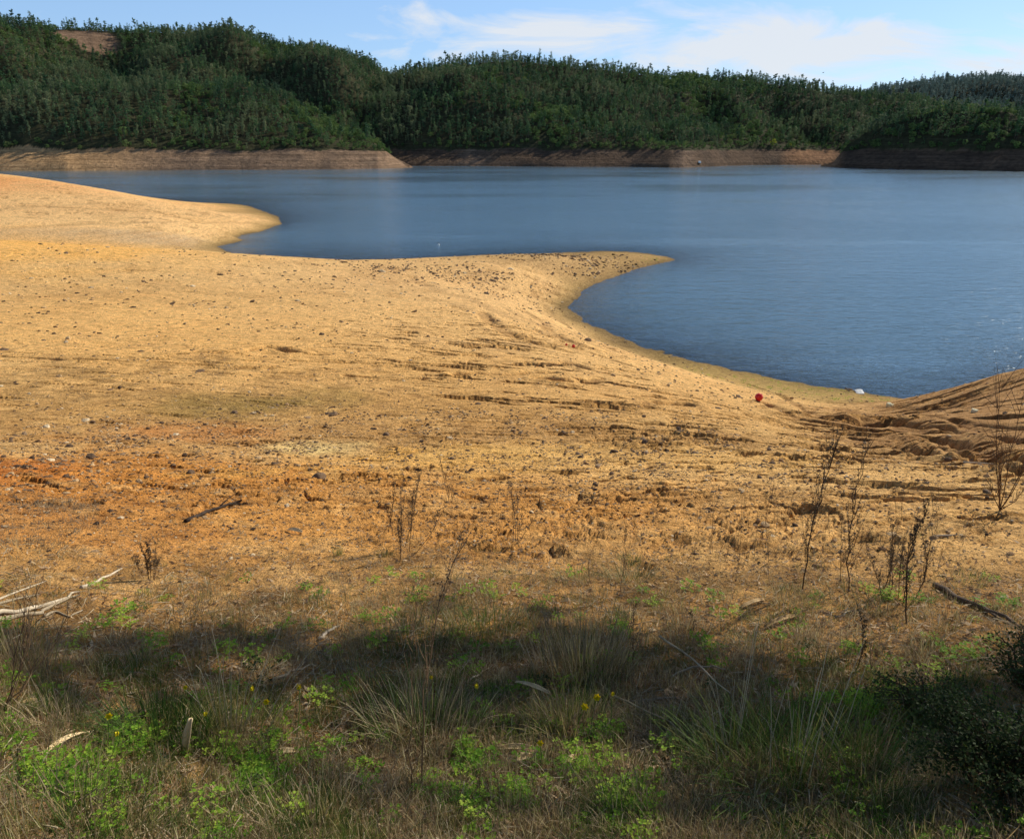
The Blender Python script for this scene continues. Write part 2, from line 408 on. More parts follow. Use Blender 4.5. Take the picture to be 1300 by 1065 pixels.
# pits and small scarps, long along the slope
def pits(mask, sx, sy, ang, depth, s, thr=.30):
    ca, sa = math.cos(ang), math.sin(ang)
    u = (X * ca + Y * sa) / sx; v = (-X * sa + Y * ca) / sy
    global pit_shade
    o_ = np.zeros_like(Z); sel = mask > .03; n = fbm(u[sel], v[sel], 4, s, .58); k_ = sm(thr, thr + .05, n) * mask[sel]
    o_[sel] = -depth * k_ * (1 - .45 * sm(thr + .05, thr + .35, n)); pm = np.zeros_like(Z); pm[sel] = sm(thr, thr + .03, n) * mask[sel] * min(1, depth * 6); pit_shade = np.maximum(pit_shade, pm)
    return o_
pit_shade = np.zeros_like(Z)
m1 = region(665, 475, 120, 50, .5)
disp += pits(m1, 1.6, .42, R(-14), .32, 71, .26)
disp += pits(np.maximum(region(560, 425, 130, 28), region(850, 520, 100, 35)), 1.3, .40, R(-14), .18, 72, .32)
disp += pits(np.maximum(region(200, 480, 220, 45), region(420, 450, 120, 30)), 1.2, .26, R(2), .08, 73, .32)
disp += pits(region(1190, 560, 170, 50), 3.2, .36, R(-26), .34, 74, .14)
disp += pits(np.maximum(region(150, 260, 190, 30), region(620, 345, 200, 16)), 3, .8, R(5), .16, 75, .30)
disp += pits(region(650, 590, 640, 60), .5, .2, R(0), .07, 76, .30)
disp += pits(region(1000, 560, 200, 24), .9, .25, R(-10), .10, 77, .24); disp += pits(region(300, 350, 420, 22), 2.4, .5, R(8), .10, 78, .36)
# incised rills
def groove(pix, wdt, depth, rim=.35):
    P = [ground_hit(*p, Z0) for p in pix]; P = [p for p in P if p is not None]
    out_ = np.zeros_like(Z); P = np.array(P)[:, :2]
    bb0 = P.min(0) - wdt * 5; bb1 = P.max(0) + wdt * 5
    sel = (X > bb0[0]) & (X < bb1[0]) & (Y > bb0[1]) & (Y < bb1[1])
    x = X[sel]; y = Y[sel]
    x = x + .5 * wdt * fbm(x / wdt / 3, y / wdt / 3, 3, 81); y = y + .8 * wdt * fbm(x / wdt / 3, y / wdt / 3, 3, 83)
    dm = np.full(x.shape, 1e9)
    for a, b in zip(P[:-1], P[1:]):
        ab = b - a; t = np.clip(((x - a[0]) * ab[0] + (y - a[1]) * ab[1]) / (ab @ ab + 1e-9), 0, 1)
        dm = np.minimum(dm, np.hypot(x - a[0] - t * ab[0], y - a[1] - t * ab[1]))
    mod = .55 + .45 * np.clip(fbm(x / wdt / 6, y / wdt / 6, 2, 85) * 2, -1, 1)
    global pit_shade
    pm = np.zeros_like(Z); pm[sel] = (1 - sm(.4, .9, dm / wdt)) * min(1, depth * 4); pit_shade = np.maximum(pit_shade, pm)
    out_[sel] = (-depth * (1 - sm(.45, .95, dm / wdt)) + rim * depth * np.exp(-((dm / wdt - 1.5) / .5) ** 2)) * mod
    return out_
for pix, wd, dp in [
    ([(1095, 548), (1110, 533), (1140, 536), (1160, 548)], .5, .40),
    ([(1165, 556), (1200, 560), (1235, 573), (1275, 582), (1310, 590)], .34, .34),
    ([(1080, 556), (1120, 565), (1160, 575), (1195, 583)], .26, .22),
    ([(1150, 560), (1200, 575), (1260, 592), (1310, 602)], .16, .14),
    ([(1140, 540), (1200, 545), (1260, 556), (1310, 565)], .22, .18),
    ([(1180, 532), (1230, 538), (1300, 545)], .25, .20),
    ([(1150, 520), (1200, 518), (1260, 512), (1300, 506)], .25, .14),
    ([(1120, 535), (1170, 527), (1230, 524), (1300, 520)], .25, .16),
    ([(1195, 532), (1240, 548), (1300, 560)], .2, .16),
    ([(905, 478), (950, 487), (985, 500), (1010, 515), (1030, 527)], .30, .18),
    ([(860, 470), (905, 479), (960, 492)], .3, .10),
    ([(612, 397), (633, 416), (660, 430), (690, 438)], .5, .16),
    ([(660, 392), (690, 408), (700, 425), (740, 440), (780, 452)], .5, .14),
    ([(690, 385), (720, 415), (780, 445), (860, 470)], .45, .12),
    ([(680, 420), (720, 438), (770, 455), (840, 478)], .35, .12),
    ([(0, 452), (80, 457), (190, 459), (280, 465), (350, 466), (380, 468)], .12, .14),
    ([(250, 446), (300, 447), (345, 440), (370, 447)], .3, .20),
    ([(585, 475), (640, 476), (700, 474)], .30, .24),
    ([(700, 464), (735, 466), (750, 472)], .35, .30),
    ([(690, 482), (720, 487), (745, 487), (760, 484)], .30, .30),
    ([(440, 478), (500, 481), (560, 482)], .16, .14),
    ([(825, 512), (850, 514), (875, 516)], .26, .30),
    ([(975, 515), (1000, 527), (1020, 534)], .3, .24),
    ([(0, 290), (90, 286), (200, 282), (320, 283)], .9, .12),
    ([(60, 262), (150, 268), (240, 273)], .9, .14),
    ([(0, 405), (120, 392), (300, 380), (420, 372)], .4, .06),
    ([(520, 350), (560, 372), (600, 380)], .6, .12),
    ([(240, 655), (300, 640)], .10, .04),
]:
    disp += groove(pix, wd, dp)
disp *= np.where(vis, 1, .4)
Z = Z0 + disp * sm(-.6, .1, Z0 + .0) + (.04 * fbm(X / 2.2, Y / 2.2, 3, 88) + .03 * fbm(X / .7, Y / .7, 3, 89)) * sm(.6, .1, np.abs(Z0)) * vis

# --- ground colour (surface colours, with shade painted into pits and rills)
def C3(*c): return np.array(c, float)
colr = np.zeros(Z.shape + (3,)); colr[:] = C3(.72, .43, .165)
def lay(mask, c, k=1.0):
    global colr
    m_ = np.clip(mask * k, 0, 1)[..., None]; c = np.minimum(C3(*c) * (1.38, 1.19, .92), .90); colr = colr * (1 - m_) + c * m_
n_big = fbm(X / 5, Y / 5, 4, 91); n_med = fbm(X / .9, Y / .9, 4, 92); n_log = fbm(AZ * 30, LR * 22, 4, 93); n_log2 = fbm(AZ * 9, LR * 30, 4, 94)
lay(sm(-.1, .6, n_big), (.44, .27, .115), .6)
lay(sm(.0, .6, n_log2) * sm(60, 20, RR), (.60, .41, .20), .5)
lay(sm(35, 65, RR), (.53, .40, .245), .40); lay(region(560, 495, 560, 55), (.46, .285, .12), .5)
lay(region(620, 370, 240, 30), (.52, .36, .20), .6)
lay(region(330, 420, 420, 45), (.60, .385, .165), .55)
lay(region(100, 325, 220, 14), (.60, .38, .14), .6)
lay(region(480, 345, 40, 10) , (.36, .24, .13), .5)
lay(region(180, 245, 260, 20), (.54, .33, .15), .6); lay(region(0, 235, 120, 12), (.46, .20, .07), .8)
lay(region(120, 288, 240, 12), (.60, .44, .26), .5)
lay(region(170, 301, 230, 9, .4), (.36, .29, .22), .75); lay(region(40, 318, 170, 12, .5), (.62, .36, .10), .5); lay(region(690, 395, 130, 55) * sm(.35, .8, stripes * 1.3), (.34, .24, .145), .6); lay(region(200, 268, 260, 26) * sm(.35, .8, stripes * 1.3), (.38, .26, .14), .5)
lay(region(180, 258, 260, 26), (.56, .42, .265), .45); lay(region(560, 400, 260, 40), (.54, .395, .23), .35)
lay(region(1190, 540, 170, 48, .35), (.27, .165, .085), .85)
lay(region(820, 470, 160, 34), (.62, .43, .22), .5)
lay(region(330, 520, 480, 24), (.36, .225, .095), .65)
lay(region(480, 552, 660, 20), (.31, .185, .08), .6)
lay(region(180, 485, 200, 30) * sm(-.2, .4, n_log), (.25, .165, .07), .65)
lay(region(290, 515, 90, 16), (.20, .155, .055), .7)
lay(region(410, 505, 60, 12), (.25, .19, .07), .5)
lay(region(420, 650, 620, 62), (.52, .27, .082), .75); lay(region(130, 620, 300, 50), (.46, .215, .06), .85); lay(region(650, 625, 500, 22) * sm(-.3, .3, n_log2), (.42, .22, .075), .5)
lay(region(20, 600, 90, 18) * sm(-.6, .1, n_log), (.42, .15, .04), .75)
lay(region(250, 550, 110, 12), (.42, .20, .08), .6)
lay(region(560, 660, 420, 45), (.50, .275, .095), .5)
lay(region(740, 580, 300, 16), (.66, .42, .125), .5)
lay(region(400, 568, 60, 8), (.74, .55, .30), .75); lay(region(600, 600, 500, 10) * sm(-.2, .3, n_log), (.64, .40, .13), .5); lay(region(20, 565, 60, 6), (.6, .45, .25), .4)
lay(region(950, 600, 320, 28), (.60, .41, .20), .6)
lay(region(1130, 680, 260, 50), (.60, .40, .19), .6)
lay(region(100, 690, 240, 60) * sm(-.5, .2, n_med), (.42, .21, .075), .6)
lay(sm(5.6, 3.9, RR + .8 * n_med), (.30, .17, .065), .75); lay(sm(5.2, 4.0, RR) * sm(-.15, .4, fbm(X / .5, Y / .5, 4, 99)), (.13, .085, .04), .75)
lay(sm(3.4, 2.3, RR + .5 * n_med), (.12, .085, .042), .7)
lay(clod * crack, (.16, .085, .035), .6)
lay(sm(.3, .9, stripes) * sm(10, 22, RR), (.36, .235, .12), .30); lay(pit_shade, (.17, .095, .045), .55)  # shade inside pits and rills painted as darker soil
lay(sm(.15, .6, n_log) , (.33, .2, .09), .30)
lay(sm(.2, .6, fbm(X / .35, Y / .35, 3, 97)), (.62, .44, .23), .35)
wet = sm(1.35, .1, Z0 + .40 * fbm(X / 5, Y / 5, 4, 98)) * vis
lay(wet, (.25, .185, .088), .85); lay(sm(.42, .0, Z0 + .16 * n_big), (.13, .10, .055), .85)
lay(np.maximum(region(1010, 493, 110, 14), region(880, 466, 60, 8)), (.235, .19, .075), .6)
lay(region(700, 335, 120, 12), (.27, .19, .10), .55)
lay(sm(.0, -1.2, Z0), (.16, .12, .07), 1)

nr, na = Z.shape
V = np.stack([X, Y, Z], -1).reshape(-1, 3)
i0 = (np.arange(nr - 1)[:, None] * na + np.arange(na - 1)[None]).ravel()
Fq = np.stack([i0, i0 + 1, i0 + na + 1, i0 + na], -1)

m, N, L = new_mat('dry lake shore soil')
at = N.new('ShaderNodeAttribute'); at.attribute_name = 'soil'
geo = N.new('ShaderNodeNewGeometry'); P_ = geo.outputs['Position']
nA = noise(N, L, P_, 3.0, 6, .65); nB = noise(N, L, P_, 16, 6, .65); nC = noise(N, L, P_, 70, 4, .7)
vo = nd(N, 'ShaderNodeTexVoronoi', Scale=14.0); L.new(P_, vo.inputs['Vector'])
vo2 = nd(N, 'ShaderNodeTexVoronoi', Scale=4.5); L.new(P_, vo2.inputs['Vector'])
k1 = ramp(N, L, nA, [(.30, (.68, .64, .60)), (.50, (1.15, 1.15, 1.12)), (.70, (1.40, 1.40, 1.34))])
k2 = ramp(N, L, nB, [(.30, (.36, .30, .25)), (.46, (1.03, 1.03, 1.02)), (.72, (1.34, 1.34, 1.32))])
k3 = ramp(N, L, nC, [(.30, (.72, .70, .66)), (.55, (1, 1, 1)), (.8, (1.2, 1.2, 1.2))])
c = mixc(N, L, 1.0, at.outputs['Color'], k1, 'MULTIPLY'); c = mixc(N, L, 1.0, c, k2, 'MULTIPLY'); c = mixc(N, L, 1.0, c, k3, 'MULTIPLY')
# scattered grit: light and dark chips
chip = mth(N, L, 'LESS_THAN', vo.outputs['Distance'], .20)
sep = N.new('ShaderNodeSeparateColor'); L.new(vo.outputs['Color'], sep.inputs[0])
chip = mth(N, L, 'MULTIPLY', chip, mth(N, L, 'GREATER_THAN', sep.outputs[0], .72))
cc = ramp(N, L, sep.outputs[1], [(0, (.10, .065, .04)), (.5, (.30, .20, .11)), (.8, (.62, .50, .33))])
c = mixc(N, L, mth(N, L, 'MULTIPLY', chip, .7), c, cc)
hgt = mth(N, L, 'ADD', mth(N, L, 'MULTIPLY', nB, 1.0), mth(N, L, 'MULTIPLY', nC, .35))
hgt = mth(N, L, 'MULTIPLY_ADD', nA, 2.2, hgt); hgt = mth(N, L, 'MULTIPLY_ADD', chip, .25, hgt)
b = nd(N, 'ShaderNodeBump', Strength=1.0, Distance=.07); L.new(hgt, b.inputs['Height'])
out(N, L, bsdf(N, L, c, .95, .08, b.outputs[0]))
me = np_mesh('ground', V, Fq, [m], True)
ca = me.color_attributes.new('soil', 'FLOAT_COLOR', 'POINT')
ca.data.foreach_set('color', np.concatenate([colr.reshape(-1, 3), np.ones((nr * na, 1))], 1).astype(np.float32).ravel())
gr = link(bpy.data.objects.new('ground', me)); tag(gr, 'dry golden lake shore sloping down to the water', 'ground', kind='structure')

# ------------------------------------------------------------------ far hills
hpx = lambda pts: (np.array([azim(p[0]) for p in pts]), np.array([p[1] for p in pts], float))
def dep(py):   # downward slope (tan) seen along a pixel row, at the azimuth centre
    return py
def shore_r(px, py): p = W(px, py); return math.hypot(p[0], p[1])
def rh(px, py, d): return G(px, py, d)[2]
TREE = 7.5
LAY = []
def layer(shore, ridge, bank_w=34, power=.85, top=11.0, fold=7, seed=0):
    """shore: (px,py) waterline; ridge: (px,py,dist) tree tops; top: height of the bare bank"""
    a1 = np.array([azim(p[0], p[1]) for p in shore]); r1 = np.array([shore_r(*p) for p in shore])
    a2 = np.array([azim(p[0], p[1]) for p in ridge]); r2 = np.array([p[2] for p in ridge], float)
    z2 = np.array([rh(*p[:3]) - (TREE if len(p) == 3 else 0) for p in ridge])
    LAY.append((a1, r1, a2, r2, z2, bank_w, power, top, fold, seed))
# far left ridge
layer([(-500, 216), (0, 216), (440, 214), (480, 210), (510, 204), (620, 203)],
      [(-500, 60, 900), (-150, 36, 900), (0, 26, 900), (50, 26, 900), (100, 28, 900), (200, 31, 900), (290, 33, 900), (330, 44, 910), (370, 56, 930), (410, 61, 950), (450, 72, 980), (480, 87, 1000), (520, 104, 1000), (620, 150, 1000)], seed=1, fold=26)
# left front spur with the pointed bare tip
layer([(-500, 217), (0, 217), (85, 217), (230, 216), (330, 215.8), (420, 215.3), (480, 214.5), (505, 213.7), (526, 212.5), (527, 200)],
      [(-500, 110, 650), (0, 105, 650), (200, 100, 650), (300, 98, 660), (350, 108, 650), (400, 132, 630), (440, 157, 610), (470, 164, 590), (480, 170, 590), (485, 176, 588), (489, 192.5, 584, 0), (500, 199, 575, 0), (515, 206, 568, 0), (526, 212.5, 560, 0), (535, 222, 560, 0)], seed=2, fold=9, bank_w=26)
# middle hill
layer([(300, 211), (530, 211), (700, 212), (800, 212.3), (850, 213), (866, 213.0), (890, 212.3), (920, 211.0), (955, 210.0), (1000, 209.6), (1120, 210), (1300, 210)],
      [(330, 175, 760), (400, 145, 770), (440, 118, 790), (500, 88, 800), (540, 78, 800), (600, 70, 810), (650, 67, 820), (700, 73, 820), (750, 79, 820), (800, 83, 830), (850, 90, 830), (900, 91, 840), (950, 92, 840), (1000, 98, 850), (1050, 107, 860), (1100, 113, 870), (1160, 120, 880), (1250, 150, 880), (1350, 190, 880)], seed=3, fold=20, bank_w=21)
# pale far hill at the right
layer([(950, 205), (1500, 205), (1900, 205)], [(950, 180, 1250), (1060, 122, 1250), (1100, 112, 1250), (1130, 106, 1250), (1170, 101, 1250), (1200, 98, 1250), (1250, 93, 1250), (1300, 95, 1250), (1500, 90, 1250), (1900, 110, 1200)], seed=4, fold=12)
# dark near hill at the right
layer([(1010, 209), (1030, 211), (1060, 213), (1150, 215.5), (1300, 218), (1500, 221), (1900, 224)],
      [(1000, 216, 640), (1030, 205, 630), (1060, 190, 620), (1080, 168, 620), (1100, 155, 620), (1150, 138, 620), (1200, 128, 620), (1260, 126, 620), (1300, 133, 620), (1500, 140, 600), (1900, 150, 600)], seed=5, fold=7, bank_w=20)

def hill_h(a, r):
    x = r * np.sin(a); y = r * np.cos(a)
    z = np.full(np.shape(a), -8.0); bk = np.zeros(np.shape(a)); lid = np.zeros(np.shape(a), int)
    wob = 6 * fbm(x / 60, y / 60, 3, 201); wob2 = fbm(x / 14, y / 14, 3, 202)
    for li, (a1, r1, a2, r2, z2, bw, pw, top, fold, sd) in enumerate(LAY):
        rs1 = np.interp(a, a1, r1) + wob * .5; rr = np.interp(a, a2, r2); zr = np.interp(a, a2, z2)
        zr = zr + 1.8 * fbm(a * 60, a * 0 + sd, 2, 203 + sd)
        tp = np.minimum(top + .8 * fbm(a * 40, a * 0, 2, 204), np.maximum(zr, 1.0))
        t = (r - rs1) / bw
        zb_ = np.where(t < 0, np.maximum(t * 6, -8), tp * (np.clip(t, 0, 1) ** .8))
        s = np.clip((r - rs1 - bw) / np.maximum(rr - rs1 - bw, 20), 0, 1)
        f = fold * (1.5 * fbm(x / 95 + sd, y / 120 + x / 400, 3, 205 + sd) + .4 * fbm(x / 38, y / 45, 2, 215 + sd)) * np.sin(math.pi * s)
        zz = zb_ + (zr - tp) * s ** pw + f
        zz = np.where(r > rr, zr - ((r - rr) / 260) ** 2 * 40 - (r - rr) * .06, zz)
        zz = np.where(t < 0, zb_, zz)
        zz = zz + np.where((t > 0) & (t < 1.0), .5 * wob2 * np.clip(t * 3, 0, 1), 0)
        hi = zz > z; z = np.where(hi, zz, z); lid = np.where(hi, li, lid)
        bk = np.where(hi, ((t < 1.08 + .12 * wob2) | (zr < 3)).astype(float), bk)
    return z, bk, lid
azh = np.linspace(-R(62), R(62), 1300); rh_ = np.concatenate([np.linspace(330, 470, 20, endpoint=False), np.linspace(470, 700, 230, endpoint=False), np.linspace(700, 1500, 200), [1800, 2500]])
AH, RHH = np.meshgrid(azh, rh_)
ZH, BK, LID = hill_h(AH, RHH)
XH, YH = RHH * np.sin(AH), RHH * np.cos(AH)
hc = np.zeros(ZH.shape + (3,)); hc[:] = (.050, .050, .026)
nn = fbm(XH / 12, YH / 12, 4, 210)
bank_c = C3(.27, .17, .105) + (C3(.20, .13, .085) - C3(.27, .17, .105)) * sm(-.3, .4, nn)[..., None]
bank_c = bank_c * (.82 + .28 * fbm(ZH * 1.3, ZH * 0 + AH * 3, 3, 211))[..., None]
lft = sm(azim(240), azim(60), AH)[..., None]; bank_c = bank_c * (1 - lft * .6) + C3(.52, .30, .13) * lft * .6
bank_shade = (LID >= 2)[..., None]; bank_c = np.where(bank_shade, bank_c * np.where(LID == 4, .50, .52)[..., None] * np.array([1, 1.04, 1.12]), bank_c * np.array([1.08, 1.12, 1.16]))  # shade painted as a darker colour on the middle and right banks
lit_ = np.exp(-((AH - azim(600)) / .022) ** 2) + np.exp(-((AH - azim(868)) / .012) ** 2); lit_ = np.clip(lit_ + .35 * fbm(AH * 60, ZH / 4, 3, 219), 0, 1) * (LID == 2); bank_c = bank_c * (1 + .8 * lit_[..., None])  # sunlit patches painted into the colour of the middle bank
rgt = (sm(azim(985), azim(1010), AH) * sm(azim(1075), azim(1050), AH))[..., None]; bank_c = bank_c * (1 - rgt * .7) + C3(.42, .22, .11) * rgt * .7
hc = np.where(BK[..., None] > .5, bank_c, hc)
def clear_mask(x, y, z):
    """the felled patch near the top of the left ridge"""
    v = np.stack([x, y, z - 14.0], -1); zc_ = v @ FW; px = CX + F * v[..., 0] / zc_; py = CY - F * (v @ UP) / zc_
    return px, py
CLR_A = (azim(72, 50), azim(138, 50)); 
def clearing(a, r, z):
    q = ((a - azim(108, 50)) / .034) ** 2 + ((r - 878) / 20) ** 2
    return 1 - sm(.75, 1.25, q + .5 * fbm(a * 90, r / 25, 2, 221))
cl = clearing(AH, RHH, ZH)[..., None]; hc = hc * (1 - cl) + C3(.27, .175, .115) * (.8 + .3 * nn[..., None]) * cl
n2r, n2a = ZH.shape
i0 = (np.arange(n2r - 1)[:, None] * n2a + np.arange(n2a - 1)[None]).ravel()
Fh = np.stack([i0, i0 + 1, i0 + n2a + 1, i0 + n2a], -1)
m, N, L = new_mat('far hillside soil'); at = N.new('ShaderNodeAttribute'); at.attribute_name = 'soil'; geo = N.new('ShaderNodeNewGeometry')
nA = noise(N, L, geo.outputs['Position'], .35, 6, .65); k = ramp(N, L, nA, [(.3, (.6, .6, .6)), (.7, (1.35, 1.35, 1.3))])
mp = nd(N, 'ShaderNodeMapping'); mp.inputs['Scale'].default_value = (.03, .03, 1.6); L.new(geo.outputs['Position'], mp.inputs['Vector'])
nS = noise(N, L, mp.outputs[0], 1.2, 4, .6); k2 = ramp(N, L, nS, [(.35, (.72, .70, .68)), (.65, (1.25, 1.25, 1.25))])
c = mixc(N, L, 1.0, mixc(N, L, 1.0, at.outputs['Color'], k, 'MULTIPLY'), k2, 'MULTIPLY')
b = nd(N, 'ShaderNodeBump', Strength=.8, Distance=1.2); L.new(nA, b.inputs['Height'])
out(N, L, bsdf(N, L, c, .95, .05, b.outputs[0]))
me = np_mesh('hills', np.stack([XH, YH, ZH], -1).reshape(-1, 3), Fh, [m], True)
ca = me.color_attributes.new('soil', 'FLOAT_COLOR', 'POINT')
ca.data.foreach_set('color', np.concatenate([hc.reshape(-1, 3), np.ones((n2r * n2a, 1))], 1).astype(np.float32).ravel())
hl = link(bpy.data.objects.new('hills', me)); tag(hl, 'wooded hills with a bare brown bank above the far waterline', 'hills', kind='structure')

# ------------------------------------------------------------------ trees for the far shore
def tree_parts(kind, seed):
    rd = random.Random(seed); tr, cr = MB(), MB()
    def clump(c, s, n, flat=.6):
        for _ in range(n):
            d = np.array([rd.gauss(0, 1), rd.gauss(0, 1), rd.gauss(0, flat)]) * s * .55
            cr.leaf(c + d, [rd.gauss(0, 1), rd.gauss(0, 1), rd.gauss(.4, .8)], s * rd.uniform(.7, 1.25), s * rd.uniform(.45, .85))
    if kind == 'pine':
        H = 12.5
        tr.tube([(0, 0, -.8), (.1, .1, H * .5), (0, 0, H * .97)], .22, .04, 5)
        wd = rd.uniform(.19, .32)
        for k in range(64):
            t = rd.uniform(.16, 1) ** .85; rr = H * wd * (1.02 - t) ** .75 * rd.uniform(.35, 1.1); th = rd.random() * 6.28
            clump(np.array([rr * math.cos(th), rr * math.sin(th), H * t - rr * .1]), .72 * (1.15 - t * .55), 5, .45)
    elif kind == 'stone':        # broad, ragged crown carried high
        H = 13.0
        tr.tube([(0, 0, -.8), (.3, .1, H * .5), (0, 0, H * .9)], .24, .06, 5)
        for k in range(9):
            t = rd.uniform(.45, .98); th = rd.random() * 6.28; rr = rd.uniform(.3, 2.1) * (1.35 - t)
            c = np.array([rr * math.cos(th), rr * math.sin(th), H * t])
            tr.tube([(0, 0, H * t * .85), c], .07, .02, 3); clump(c, .95, 18, .55)
    elif kind == 'euc':
        H = 12.0
        tr.tube([(0, 0, -.8), (.3, -.2, H * .5), (.2, .2, H * .95)], .16, .03, 5)
        for k in range(16):
            t = rd.uniform(.3, 1); th = rd.random() * 6.28; rr = rd.uniform(.2, 1.5)
            clump(np.array([rr * math.cos(th), rr * math.sin(th), H * t]), .75, 14, .9)
    else:                        # round broadleaf
        H = 7.0
        tr.tube([(0, 0, -.8), (.1, 0, H * .3), (0, .1, H * .7)], .2, .05, 5)
        for k in range(22):
            u = rd.uniform(-1, 1); th = rd.random() * 6.28; q = math.sqrt(1 - u * u); rr = rd.uniform(.55, 1)
            clump(np.array([2.7 * rr * q * math.cos(th), 2.7 * rr * q * math.sin(th), H * .56 + 2.6 * rr * u]), .75, 15, .8)
    return tr, cr
KINDS = [('pine', 'pine'), ('pine', 'pine'), ('pine', 'pine'), ('stone', 'pine'), ('stone', 'pine'), ('euc', 'euc'), ('euc', 'euc'), ('round', 'broad'), ('round', 'broad'), ('round', 'broad')]
TPROTO = []; TM = []
for i, (k, mt) in enumerate(KINDS):
    tr, cr = tree_parts(k, 100 + i)
    tm = tr.mesh('trunk', [M['bark']]); cm = cr.mesh('crown', [M[mt]])
    TM.append((tm, cm))
    j = MB(); j.v = tr.v + cr.v; nv = len(tr.v); j.f3 = list(tr.f3); j.m3 = [0] * len(tr.f3)
    j.f4 = list(tr.f4) + [tuple(q + nv for q in f) for f in cr.f4]; j.m4 = [0] * len(tr.f4) + [1] * len(cr.f4)
    TPROTO.append(proto(j.mesh('forest_tree', [M['bark'], M[mt]])))

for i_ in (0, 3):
    m2 = TPROTO[i_].data.copy(); m2.materials[1] = M['hazepine']; TPROTO.append(proto(m2))
gx, gy = np.meshgrid(np.arange(-1000, 1000, 3.9), np.arange(380, 1290, 3.9))
gx = (gx + rng.uniform(-1.9, 1.9, gx.shape)).ravel(); gy = (gy + rng.uniform(-1.9, 1.9, gy.shape)).ravel()
ga = np.arctan2(gx, gy); grr = np.hypot(gx, gy)
ok = (np.abs(ga) < R(57)) & (grr < 1290); gx, gy, ga, grr = gx[ok], gy[ok], ga[ok], grr[ok]
gz, gb, gl = hill_h(ga, grr)
ok = (gz > 8.5) & (gb < .5) & (clearing(ga, grr, gz) < .35)
rr_ = np.array([np.interp(ga, l[2], l[3]) for l in LAY])[gl, np.arange(len(ga))]
ok &= grr < rr_ + 40
dens = fbm(gx / 35, gy / 35, 3, 231)
ok &= (rng.random(len(gx)) < .93 - .25 * (dens > .45))
gx, gy, ga, grr, gz, gl, dens = [q[ok] for q in (gx, gy, ga, grr, gz, gl, dens)]
# visibility: keep what the slope facing the lake shows
zpy = None
kindn = fbm(gx / 45, gy / 70, 3, 233) + .25 * rng.normal(size=len(gx)) 
low = gz < 17 + 3 * dens
idx = np.where(kindn > .26, rng.integers(5, 7, len(gx)), rng.integers(0, 5, len(gx)))
idx = np.where((kindn < -.32) | (low & (rng.random(len(gx)) < .75)), rng.integers(7, 10, len(gx)), idx)
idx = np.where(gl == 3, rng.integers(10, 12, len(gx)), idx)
ts = np.clip(rng.normal(.68, .15, len(gx)) + .10 * fbm(gx / 9, gy / 9, 2, 235), .3, 1.15) * np.where(low, .75, 1.0) * np.where((idx >= 7) & (idx < 10), .95, 1.0)
print('forest trees', len(gx))
# those that stand largest in the picture (front of the wood) become individual trees
vpx = np.abs(ga) < R(36)
score = np.where(vpx & (idx < 10), grr, 1e9) + np.where(gz > 15, 40, 0)
order = np.argsort(score)
names = {0: ('pine_tree', 'pine'), 1: ('broadleaf_tree', 'tree'), 2: ('eucalyptus_tree', 'tree')}
ROOT = {}
indiv = np.zeros(len(gx), bool); cnt = [0, 0, 0]
sect = [(520, 'the left wooded hill beyond the cove'), (890, 'the middle wooded hill across the lake'), (1040, 'the small inlet across the lake'), (3000, 'the dark wooded hill at the far right')]
for q in order:
    k = 0 if idx[q] < 5 else (2 if idx[q] < 7 else 1)
    if cnt[k] >= (170, 170, 60)[k]: continue
    if sum(cnt) >= 400: break
    cnt[k] += 1; indiv[q] = True
    i = int(idx[q]); nm, ct = names[k]
    if i not in ROOT:
        r_ = empty(nm, (0, 0, 0)); link(bpy.data.objects.new('trunk', TM[i][0]), r_); link(bpy.data.objects.new('crown', TM[i][1]), r_); ROOT[i] = r_; o = r_
    else: o = copy_tree(ROOT[i])
    o.location = (gx[q], gy[q], gz[q] - .3); o.rotation_euler = (0, 0, rng.random() * 6.28); s_ = ts[q]; o.scale = (s_, s_, s_ * rng.uniform(.9, 1.15))
    a_ = ga[q]; sec = next(t for p, t in sect if a_ < azim(p))
    adj = {0: 'dark green pine', 1: 'low green tree', 2: 'greyish eucalyptus'}[k]
    tag(o, '%s in the front row of %s' % (adj, sec), ct, '%s fronting %s' % ({0: 'pines', 1: 'rounded trees', 2: 'eucalyptus trees'}[k], sec))
st = ~indiv
rot = np.stack([rng.normal(0, .05, st.sum()), rng.normal(0, .05, st.sum()), rng.uniform(0, 6.28, st.sum())], 1)
sc3 = np.stack([ts[st] * 1.1, ts[st] * 1.1, ts[st] * rng.uniform(.72, 1.2, st.sum())], 1)
scatter('forest', np.stack([gx[st], gy[st], gz[st] - .3], 1), sc3, rot, idx[st], TPROTO, 'dense dark pine and eucalyptus forest covering the far hills', 'forest')

